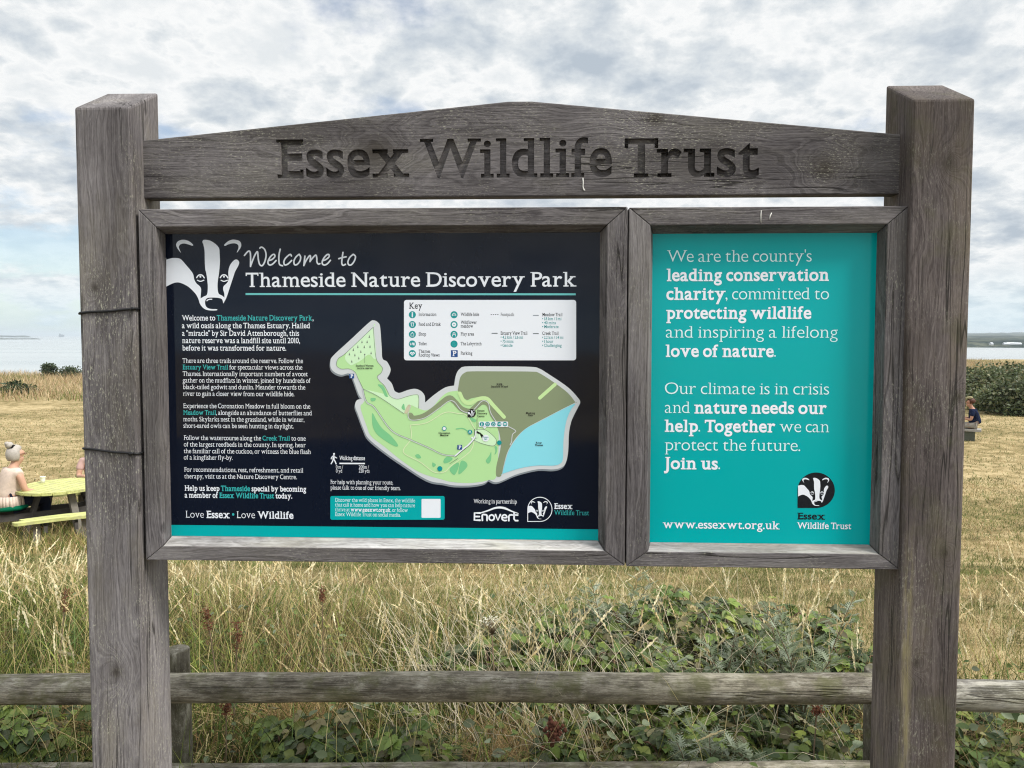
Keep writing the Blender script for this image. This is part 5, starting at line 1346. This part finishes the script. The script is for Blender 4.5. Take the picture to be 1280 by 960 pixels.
# ------------------------------------------------------------------ round picnic table on the slope
DT = 11.0; TY = DT-CAM_D
TX = U(75, 600, TY)[0]; TZ = U(75, 606.5, TY)[1]
TG = TABG; TH = TZ-TG
VIEW = math.atan2(TY+CAM_D, TX)                        # heading from the camera to the table
def painted(name, c, w=0.25):
    mt, gg, b, o = new_mat(name)
    co = gg.node('ShaderNodeTexCoord', 3); f = gg.noise(gg.vm('MULTIPLY', co, (3, 30, 30)), 1.0, 4, 0.6); f2 = gg.noise(co, 9, 4, 0.7)
    col = gg.mix(gg.rng(f, 0.3, 0.7), tuple(x*(1-w) for x in c), tuple(x*(1+w*.5) for x in c)); col = gg.mix(gg.m('MULTIPLY', gg.rng(f2, 0.5, 0.68), 0.7), col, (0.34, 0.32, 0.19))
    gg.put(b.inputs['Base Color'], col); b.inputs['Roughness'].default_value = 0.7; return mt
YELLOW = painted('yellow_green_paint', (0.53, 0.545, 0.20), 0.4); GREYT = plain('grey_table_timber', (0.17, 0.155, 0.13), 0.85, 0.2, 0.3, 20); DARKT = plain('dark_table_timber', (0.075, 0.068, 0.062), 0.85, 0.2, 0.3, 20)
table = thing('picnic_table', 'round picnic table with yellow-green plank top and matching benches', 'picnic table', (TX, TY, TG), VIEW+math.pi+R_(98))
R0 = 0.60
mbf = MB(); npl = 9; pw = 2*R0/npl
for i in range(npl):                                   # planks cut to the circle
    xa = -R0+i*pw+0.009; xb = -R0+(i+1)*pw-0.009
    xs = np.linspace(xa, xb, 7)
    up = [(x, math.sqrt(max(R0*R0-x*x, 0.0004))) for x in xs]; dn = [(x, -q_) for x, q_ in up][::-1]
    lp = up+dn; n = len(lp); z0, z1 = TH-0.042, TH
    mbf.add([(p[0], p[1], z1) for p in lp]+[(p[0], p[1], z0) for p in lp], [tuple(range(n))[::-1], tuple(range(n, 2*n)), *[(i2, (i2+1) % n, n+(i2+1) % n, n+i2) for i2 in range(n)]])
top = mbf.build('table_top', YELLOW, table); top.rotation_euler = (0, 0, R_(-52))
BR_, BH = 0.93, 0.45
for k in range(4):
    a = R_(-98+90*k); ca, sa = math.cos(a), math.sin(a)
    rot = Matrix.Rotation(a+math.pi/2, 3, 'Z')
    mbf = MB()
    for j, (off, L) in enumerate(((-0.068, 1.02), (0.068, 1.18))):   # two boards, ends cut round
        c = Vector((BR_+off, 0, 0)); 
        pts = [(-L/2, 0.06), (-L/2+0.03, -0.02), (-L/2+0.07, -0.062), (L/2-0.07, -0.062), (L/2-0.03, -0.02), (L/2, 0.06), (L/2-0.01, 0.062), (-L/2+0.01, 0.062)]
        bow = lambda x: -0.05*(x/(L/2))**2
        pts = [(x, y+bow(x)) for x, y in [p for p in pts[:3]]+[(x, -0.062) for x in np.linspace(-L/2+.1, L/2-.1, 9)]+pts[3:6]+[(x, 0.062) for x in np.linspace(L/2-.04, -L/2+.04, 9)]]
        lp = [Vector((ca, sa, 0))*(BR_+off-p[1])+Vector((-sa, ca, 0))*p[0] for p in pts]; n = len(lp)
        mbf.add([(p.x, p.y, BH) for p in lp]+[(p.x, p.y, BH-0.045) for p in lp], [tuple(range(n)), tuple(range(2*n-1, n-1, -1)), *[(i2, n+i2, n+(i2+1) % n, (i2+1) % n) for i2 in range(n)]])
    mbf.build('bench_seat', YELLOW, table)
    for s_ in (-0.30, 0.30):
        mbf = MB(); c = Vector((ca, sa, 0))*BR_+Vector((-sa, ca, 0))*s_; mbf.box((c.x, c.y, (BH-0.045)/2-0.1), (0.09, 0.06, BH-0.045+0.2), 0, rot)
        mbf.build('bench_leg', GREYT, table)
for k in range(2):
    a = R_(-8+90*k); u = Vector((math.cos(a), math.sin(a), 0)); 
    for s_ in (-0.19, 0.19):
        w = Vector((-u.y, u.x, 0))*s_; mbf = MB()
        mbf.box(Vector((w.x, w.y, BH-0.1-0.052*k)), (2*BR_+0.2, 0.045, 0.10), 0, Matrix.Rotation(a, 3, 'Z'))
        mbf.build('bearer', DARKT, table)
for k in range(4):
    a = R_(-98+90*k+26); u = Vector((math.cos(a), math.sin(a), 0))
    mbf = MB(); p0 = u*0.55; p1 = u*0.30+Vector((0, 0, TH-0.045)); d = p1-p0
    q_ = d.to_track_quat('Z', 'Y').to_matrix(); c = (p0+p1)/2; mbf.box(c, (0.10, 0.05, d.length+0.05), 0, q_); mbf.build('leg', GREYT if k in (0, 2) else DARKT, table)
# paper cup
cup = MB(); cx_, cz_ = U(53.5, 600.5, TY+0.15)
CUPM = plain('paper_cup', (0.78, 0.77, 0.72), 0.6)
cup.lathe([(0.030, 0), (0.034, 0.05), (0.039, 0.098), (0.041, 0.100), (0.041, 0.104), (0.036, 0.104), (0.035, 0.09)], n=20)
c_ = cup.build('paper_cup', CUPM); c_.location = (cx_, TY+0.15, TZ+0.0005); tag(c_, 'white paper cup standing on the far side of the yellow-green table', 'cup')

# ------------------------------------------------------------------ people
def skin_mesh(name, joints, bones, mats, parent, sub=2, root=0):
    """joints: [(x,y,z,rx,ry)], bones: index pairs; grown with the Skin modifier"""
    me = bpy.data.meshes.new(name); me.from_pydata([j[:3] for j in joints], bones, [])
    o = bpy.data.objects.new(name, me); COL.objects.link(o)
    o.modifiers.new('skin', 'SKIN'); sd_ = o.modifiers.new('sub', 'SUBSURF'); sd_.levels = sub; sd_.render_levels = sub
    sv = me.skin_vertices[0].data
    for i, j in enumerate(joints):
        sv[i].radius = (j[3], j[4] if len(j) > 4 else j[3]); sv[i].use_root = (i == root)
    dg = bpy.context.evaluated_depsgraph_get(); dg.update()
    nm = bpy.data.meshes.new_from_object(o.evaluated_get(dg)); nm.name = name
    bpy.data.objects.remove(o); bpy.data.meshes.remove(me)
    for p in nm.polygons: p.use_smooth = True
    nm.materials.clear()
    return link(name, nm, mats, parent)
SKIN = plain('skin', (0.50, 0.29, 0.20), 0.55, 0.35, 0.08, 30); TAN = plain('tanned_skin', (0.42, 0.22, 0.15), 0.55, 0.35, 0.08, 30)
def seated(label, loc, rz, skin, top, legs, hair, sleeves, bun=False, cap=None, reach=0.30, shoe=None, lean=0.06, hipw=0.17, shw=0.19, glasses=False, seat=0.0, armz=0.30):
    """origin at the middle of the seat, facing local +x; a sitting adult"""
    P = thing('person', label, 'person', loc, rz)
    h = 0.10                                                    # hip joint above the seat
    sh_z, nk = 0.53, 0.60; hx = lean*2.2
    J = [(0, 0, h, .12, .15), (lean*.5, 0, .28, .105, .14), (lean, 0, .44, .115, .16), (lean*1.1, 0, .545, .06, .09), (hx*.85, 0, .63, .048, .05), (hx+.01, 0, .70, .075, .068), (hx+.012, 0, .775, .098, .078), (hx, 0, .845, .07, .06),
         (hx+.10, 0, .70, .028, .032), (hx+.115, 0, .755, .014, .014)]
    Bn = [(0, 1), (1, 2), (2, 3), (3, 4), (4, 5), (5, 6), (6, 7), (5, 8), (6, 9)]
    arms = {}
    for s_ in (-1, 1):
        b0 = len(J)
        J += [(lean, s_*shw, sh_z-.02, .052, .055), (lean+.05, s_*(shw+.045), .27, .043, .043), (lean+reach, s_*(shw-.02), armz, .033, .033), (lean+reach+.06, s_*(shw-.05), armz+.005, .030, .018), (lean+reach+.12, s_*(shw-.075), armz, .026, .013)]
        Bn += [(2, b0), (b0, b0+1), (b0+1, b0+2), (b0+2, b0+3), (b0+3, b0+4)]; arms[s_] = b0
        for f in range(4):
            J.append((lean+reach+.165, s_*(shw-.075)+(f-1.5)*.017, armz-.012-.004*abs(f-1.5), .008, .008)); Bn.append((b0+4, len(J)-1))
        J.append((lean+reach+.10, s_*(shw-.105), armz+.015, .009, .009)); Bn.append((b0+3, len(J)-1))
        b1 = len(J)
        J += [(.02, s_*.09, h-.005, .095, .085), (.43, s_*.11, h-.02, .065, .065), (.40, s_*.11, -.30, .045, .045), (.41, s_*.11, seat+.08, .038, .038), (.53, s_*.12, seat+.03, .03, .04)]
        Bn += [(0, b1), (b1, b1+1), (b1+1, b1+2), (b1+2, b1+3), (b1+3, b1+4)]
    skin_mesh('body', J, Bn, skin, P)
    # shirt
    T = [(0, 0, h+.0, .165, .20), (lean*.5, 0, .27, .135, .165), (lean, 0, .44, .135, .185), (lean*1.1, 0, .58, .07, .105)]; TB = [(0, 1), (1, 2), (2, 3)]
    for s_ in (-1, 1):
        b0 = len(T); T.append((lean, s_*(shw-.01), sh_z-.015, .066, .07)); TB.append((2, b0))
        if sleeves: T.append((lean+.03, s_*(shw+.035), .36, .062, .062)); TB.append((b0, b0+1))
        else: T.append((lean, s_*(shw+.022), sh_z-.03, .062, .062)); TB.append((b0, b0+1))
    skin_mesh('shirt', T, TB, top, P)
    L = [(-.005, 0, h-.025, .12, .145)]; LB = []
    for s_ in (-1, 1):
        b1 = len(L); L += [(.05, s_*.095, h, .105, .095), (.44, s_*.11, h-.02, .082, .082), (.40, s_*.11, -.28, .066, .066), (.405, s_*.11, seat+.12, .06, .06)]
        LB += [(0, b1), (b1, b1+1), (b1+1, b1+2), (b1+2, b1+3)]
    skin_mesh('trousers', L, LB, legs, P)
    for s_ in (-1, 1):
        skin_mesh('shoe', [(.36, s_*.11, seat+.045, .042, .042), (.46, s_*.115, seat+.04, .045, .04), (.56, s_*.12, seat+.03, .036, .028)], [(0, 1), (1, 2)], shoe, P, 1)
    # hair: an ellipsoid over the crown and the back of the head, open at the face
    mbf = MB()
    def blob(c, r, face=False, n=18, m=12):
        vs = []; fs = []
        for i in range(m+1):
            th = math.pi*i/m
            for k in range(n):
                ph = 2*math.pi*k/n; d = Vector((math.sin(th)*math.cos(ph), math.sin(th)*math.sin(ph), math.cos(th)))
                q_ = 1.0+0.035*math.sin(9*ph+3*th)+0.02*math.sin(23*ph)
                if face: q_ *= 1-0.38*min(1, max(0, (d.x-0.18)/0.22))*min(1, max(0, (0.62-d.z)/0.2))
                if face and d.z < -0.75: q_ *= 0.75
                vs.append((c[0]+d.x*r[0]*q_, c[1]+d.y*r[1]*q_, c[2]+d.z*r[2]*q_))
        for i in range(m):
            for k in range(n): fs.append((i*n+k, (i+1)*n+k, (i+1)*n+(k+1) % n, i*n+(k+1) % n))
        mbf.add(vs, fs, 0, True)
    blob((hx-.016, 0, .772 if bun else .80), (.118, .10, .132 if bun else .098), True)
    if bun: blob((hx-.085, 0, .905), (.052, .055, .048)); blob((hx-.115, 0, .93), (.03, .035, .03))
    mbf.build('hair', hair, P)
    return P, hx
LINEN = plain('pale_pink_linen', (0.62, 0.50, 0.42), 0.9, 0.1, 0.22, 28); NAVYT = plain('navy_trousers', (0.012, 0.016, 0.035), 0.9, 0.1, 0.3, 30)
HAIRG = plain('grey_hair', (0.40, 0.365, 0.325), 0.6, 0.3, 0.35, 60); HAIRB = plain('red_brown_hair', (0.075, 0.028, 0.016), 0.6, 0.3, 0.3, 60); SHOE = plain('dark_shoe', (0.02, 0.02, 0.022), 0.6)
PINKT = plain('dusty_pink_top', (0.50, 0.33, 0.30), 0.9, 0.1, 0.15, 28); NAVYS = plain('navy_tee', (0.010, 0.016, 0.042), 0.9, 0.1, 0.2, 30); STONE = plain('stone_trousers', (0.27, 0.25, 0.22), 0.9, 0.1, 0.2, 30)
SCRN = plain('black_scrunchie', (0.01, 0.01, 0.011), 0.9, 0.1); GREENF = plain('green_fabric', (0.0, 0.10, 0.05), 0.9, 0.1, 0.2, 30)
# the woman on the left bench
wx, wz = U(12, 632, TY+0.02)
SEATZ = TG+BH
RT = Vector((math.sin(VIEW), -math.cos(VIEW), 0)); AW = Vector((math.cos(VIEW), math.sin(VIEW), 0))
TC = Vector((TX, TY, 0))
wl = TC-RT*0.66-AW*0.06; wl = (wl.x, wl.y, SEATZ+0.01)
woman, hx = seated('woman with a grey bun sitting at the round table in a pale sleeveless top', wl, VIEW-R_(62), SKIN, LINEN, NAVYT, HAIRG, False, bun=True, reach=0.26, armz=0.205, shoe=SHOE, seat=-BH, lean=0.05)
woman.scale = (1.07, 1.07, 1.07)
mbf = MB()
for k in range(3): mbf.tube([(hx-.066+(.026+.004*k)*math.cos(a), (.036)*math.sin(a), .868+.014*k-.3*(.03)*math.cos(a)) for a in [i*6.2832/14 for i in range(14)]], 0.020, 6, closed=True)
mbf.build('hair_tie', SCRN, woman)
mbf = MB()
for s_ in (-1, 1):
    mbf.tube([(hx+.108, s_*.034+.022*math.cos(a), .768+.016*math.sin(a)) for a in [i*6.2832/12 for i in range(12)]], 0.0028, 5, closed=True)
    mbf.tube([(hx+.108, s_*.056, .770), (hx+.05, s_*.082, .775), (hx-.01, s_*.086, .770)], 0.0028, 5)
mbf.build('glasses', plain('red_brown_frames', (0.09, 0.02, 0.015), 0.4), woman)
mbf = MB()
for k in range(26):                                    # gathered frill at the waist of the top
    a = k/26*2*math.pi; a2 = (k+1)/26*2*math.pi
    r = lambda q_, e, f: (0.01+(e+f*math.cos(13*q_))*0.155*math.cos(q_), (e+f*math.cos(13*q_))*0.20*math.sin(q_))
    p = [(*r(a, 1.0, 0), .20), (*r(a2, 1.0, 0), .20), (*r(a2, 1.12, .05), .03), (*r(a, 1.12, .05), .03)]
    mbf.add(p, [(0, 1, 2, 3)], 0, True)
o = mbf.build('frill', LINEN, woman); so_ = o.modifiers.new('thick', 'SOLIDIFY'); so_.thickness = 0.006
# green jacket she sits on
mbf = MB(); mbf.tube([tuple(Vector(wl)+RT*u_-AW*v_+Vector((0, 0, z_))) for u_, v_, z_ in ((-.14, .19, .032), (0, .215, .038), (.14, .20, .040), (.24, .15, .05))], [0.028, 0.036, 0.038, 0.022], 10)
tag(mbf.build('folded_jacket', GREENF), 'bright green folded jacket on the bench beside the woman in the pale top', 'jacket')
# the person on the far bench, mostly behind the left post
px_, pz_ = U(112, 600, TY+0.80)
seated('person in a dusty pink top beyond the round table, partly behind the post', (*(TC+AW*0.93+RT*0.50).to_2d(), SEATZ), VIEW+math.pi, SKIN, PINKT, STONE, HAIRB, True, reach=0.26, shoe=SHOE, seat=-BH, lean=0.10)
# the man on the right
MD = 21.3; MY = MD-CAM_D; mx, mz = U(1219.5, 536.0, MY); MG = float(gz(mx, MY)); MH = math.atan2(MD, mx)+R_(90)
man, hx = seated('man in navy T-shirt and olive cap sitting on a bench beside the right oak post', (mx, MY, mz), MH, TAN, NAVYS, STONE, HAIRB, True, reach=0.20, shoe=SHOE, seat=-(mz-MG), lean=0.07)
capm = plain('olive_cap', (0.26, 0.23, 0.13), 0.9, 0.1, 0.2, 40)
skin_mesh('cap', [(hx+.0, 0, .835, .10, .098), (hx+.01, 0, .872, .08, .08), (hx+.10, 0, .832, .035, .075), (hx+.19, 0, .815, .02, .062)], [(0, 1), (0, 2), (2, 3)], capm, man)
mbf = MB(); mbf.box((0, 0, 0), (0.012, 0.075, 0.15), 0, Matrix.Rotation(R_(25), 3, 'Y')); ph = mbf.build('phone', plain('black_phone', (0.01, 0.01, 0.012), 0.3), None, bevel=0.004)
lp = Matrix.Rotation(MH, 4, 'Z') @ Vector((0.07+0.20+0.14, 0.0, 0.36)); ph.location = (mx+lp.x, MY+lp.y, mz+lp.z); ph.rotation_euler = (0, 0, MH); tag(ph, 'black phone held by the man in the olive cap', 'phone')
bench = thing('bench', 'grey slab bench on dark block legs under the man in the cap', 'bench', (mx+0.66*math.cos(MH), MY+0.66*math.sin(MH), MG), MH)
BEN = plain('bench_slab_grey', (0.33, 0.32, 0.30), 0.85, 0.2, 0.25, 15); BEND = plain('bench_block_grey', (0.085, 0.095, 0.075), 0.85, 0.2, 0.3, 15)
mbf = MB(); mbf.box((0, 0, mz-MG-0.035), (1.6, 0.42, 0.07)); mbf.build('seat', BEN, bench, bevel=0.008)
for s_ in (-0.50, 0.50):
    mbf = MB(); mbf.box((s_, 0, (mz-MG-0.075)/2-0.05), (0.30, 0.34, mz-MG-0.075+0.1)); mbf.build('leg', BEND, bench, bevel=0.01)

# ------------------------------------------------------------------ far away: ship, white sheds on the other shore
SHIPD = 5200.0; SHIPY = SHIPD-CAM_D
sx_, _ = U(77, 420, SHIPY)
ship = thing('cargo_ship', 'tiny grey ship on the horizon left of the oak post', 'ship', (sx_, SHIPY, WATER_Z), R_(3))
SH = plain('ship_grey', (0.10, 0.13, 0.16), 0.7); SHW = plain('ship_white', (0.5, 0.52, 0.53), 0.7)
mbf = MB(); hl = [(-18, 0), (-19, 5), (17, 5), (20, 7), (16, 0)]; n = len(hl)
for s_ in (1,):
    mbf.add([(x, -4, z+8) for x, z in hl]+[(x, 4, z+8) for x, z in hl], [tuple(range(n)), tuple(range(2*n-1, n-1, -1)), *[(i, (i+1) % n, n+(i+1) % n, n+i) for i in range(n)]])
mbf.add([(-18, -4, -1), (15, -4, -1), (15, 4, -1), (-18, 4, -1), (-18, -4, 8.01), (16, -4, 8.01), (16, 4, 8.01), (-18, 4, 8.01)], [(0, 1, 5, 4), (1, 2, 6, 5), (2, 3, 7, 6), (3, 0, 4, 7)])
mbf.build('hull', SH, ship)
mbf = MB(); mbf.box((-11, 0, 18), (8, 7, 10)); mbf.box((-11, 0, 25), (3, 3, 5)); mbf.build('bridge', SH, ship, bevel=0.2)
mbf = MB(); mbf.box((2, 0, 15.5), (14, 6.5, 5)); mbf.tube([(10, 0, 13), (10, 0, 26)], 0.6, 6); mbf.build('deck_gear', SH, ship)
WSH = plain('white_cladding', (0.66, 0.67, 0.68), 0.6); ROOF = plain('pale_roof', (0.55, 0.57, 0.60), 0.6)
for px, py, d, w, hh, lb in ((1257.5, 430.6, 1130, 6, 3.2, 'white shed on the far shore, leftmost of the pale row'), (1262.8, 430.2, 1135, 7.5, 4.2, 'white shed on the far shore, second from the left of the pale row'),
                             (1268.4, 430.4, 1130, 7, 3.6, 'white shed on the far shore, third from the left of the pale row'), (1273, 430.6, 1132, 5, 3, 'white shed on the far shore, rightmost of the pale row'), (1239, 430.4, 1130, 2.2, 2.6, 'small white house on the far shore, alone near the oak post')):
    d = 962; yy = d-CAM_D; x, z = U(px, py-0.9, yy); hh = z+14.0-4
    t = thing('waterside_shed', lb, 'building', (x, yy, -14.0), R_(-12), group='white buildings on the far shore')
    mbf = MB(); mbf.box((0, 0, hh/2+2), (w, 9, hh+4)); mbf.build('wall', WSH, t)
    mbf = MB(); z0 = hh+4.005
    mbf.add([(-w/2-.2, -4.8, z0), (w/2+.2, -4.8, z0), (w/2+.2, 4.8, z0), (-w/2-.2, 4.8, z0), (-w/2-.2, 0, z0+1.6), (w/2+.2, 0, z0+1.6)], [(0, 1, 5, 4), (2, 3, 4, 5), (1, 2, 5), (3, 0, 4), (3, 2, 1, 0)]); mbf.build('roof', ROOF, t)

# ------------------------------------------------------------------ the air over the water
hz = MB(); lo, hi = WATER_Z-4.0, 42.0
hz.box((0, 6500, (lo+hi)/2), (30000, 17000, hi-lo))
vm_ = bpy.data.materials.new('haze_air'); vm_.use_nodes = True
gg = NG(vm_.node_tree); gg.n.clear()
pv_ = gg.n.new('ShaderNodeVolumePrincipled'); pv_.inputs['Color'].default_value = (0.84, 0.93, 1.0, 1); pv_.inputs['Density'].default_value = 0.00016
gg.l.new(pv_.outputs[0], gg.n.new('ShaderNodeOutputMaterial').inputs['Volume'])
tag(hz.build('haze', vm_), 'thin pale haze over the estuary', 'haze', kind='stuff')
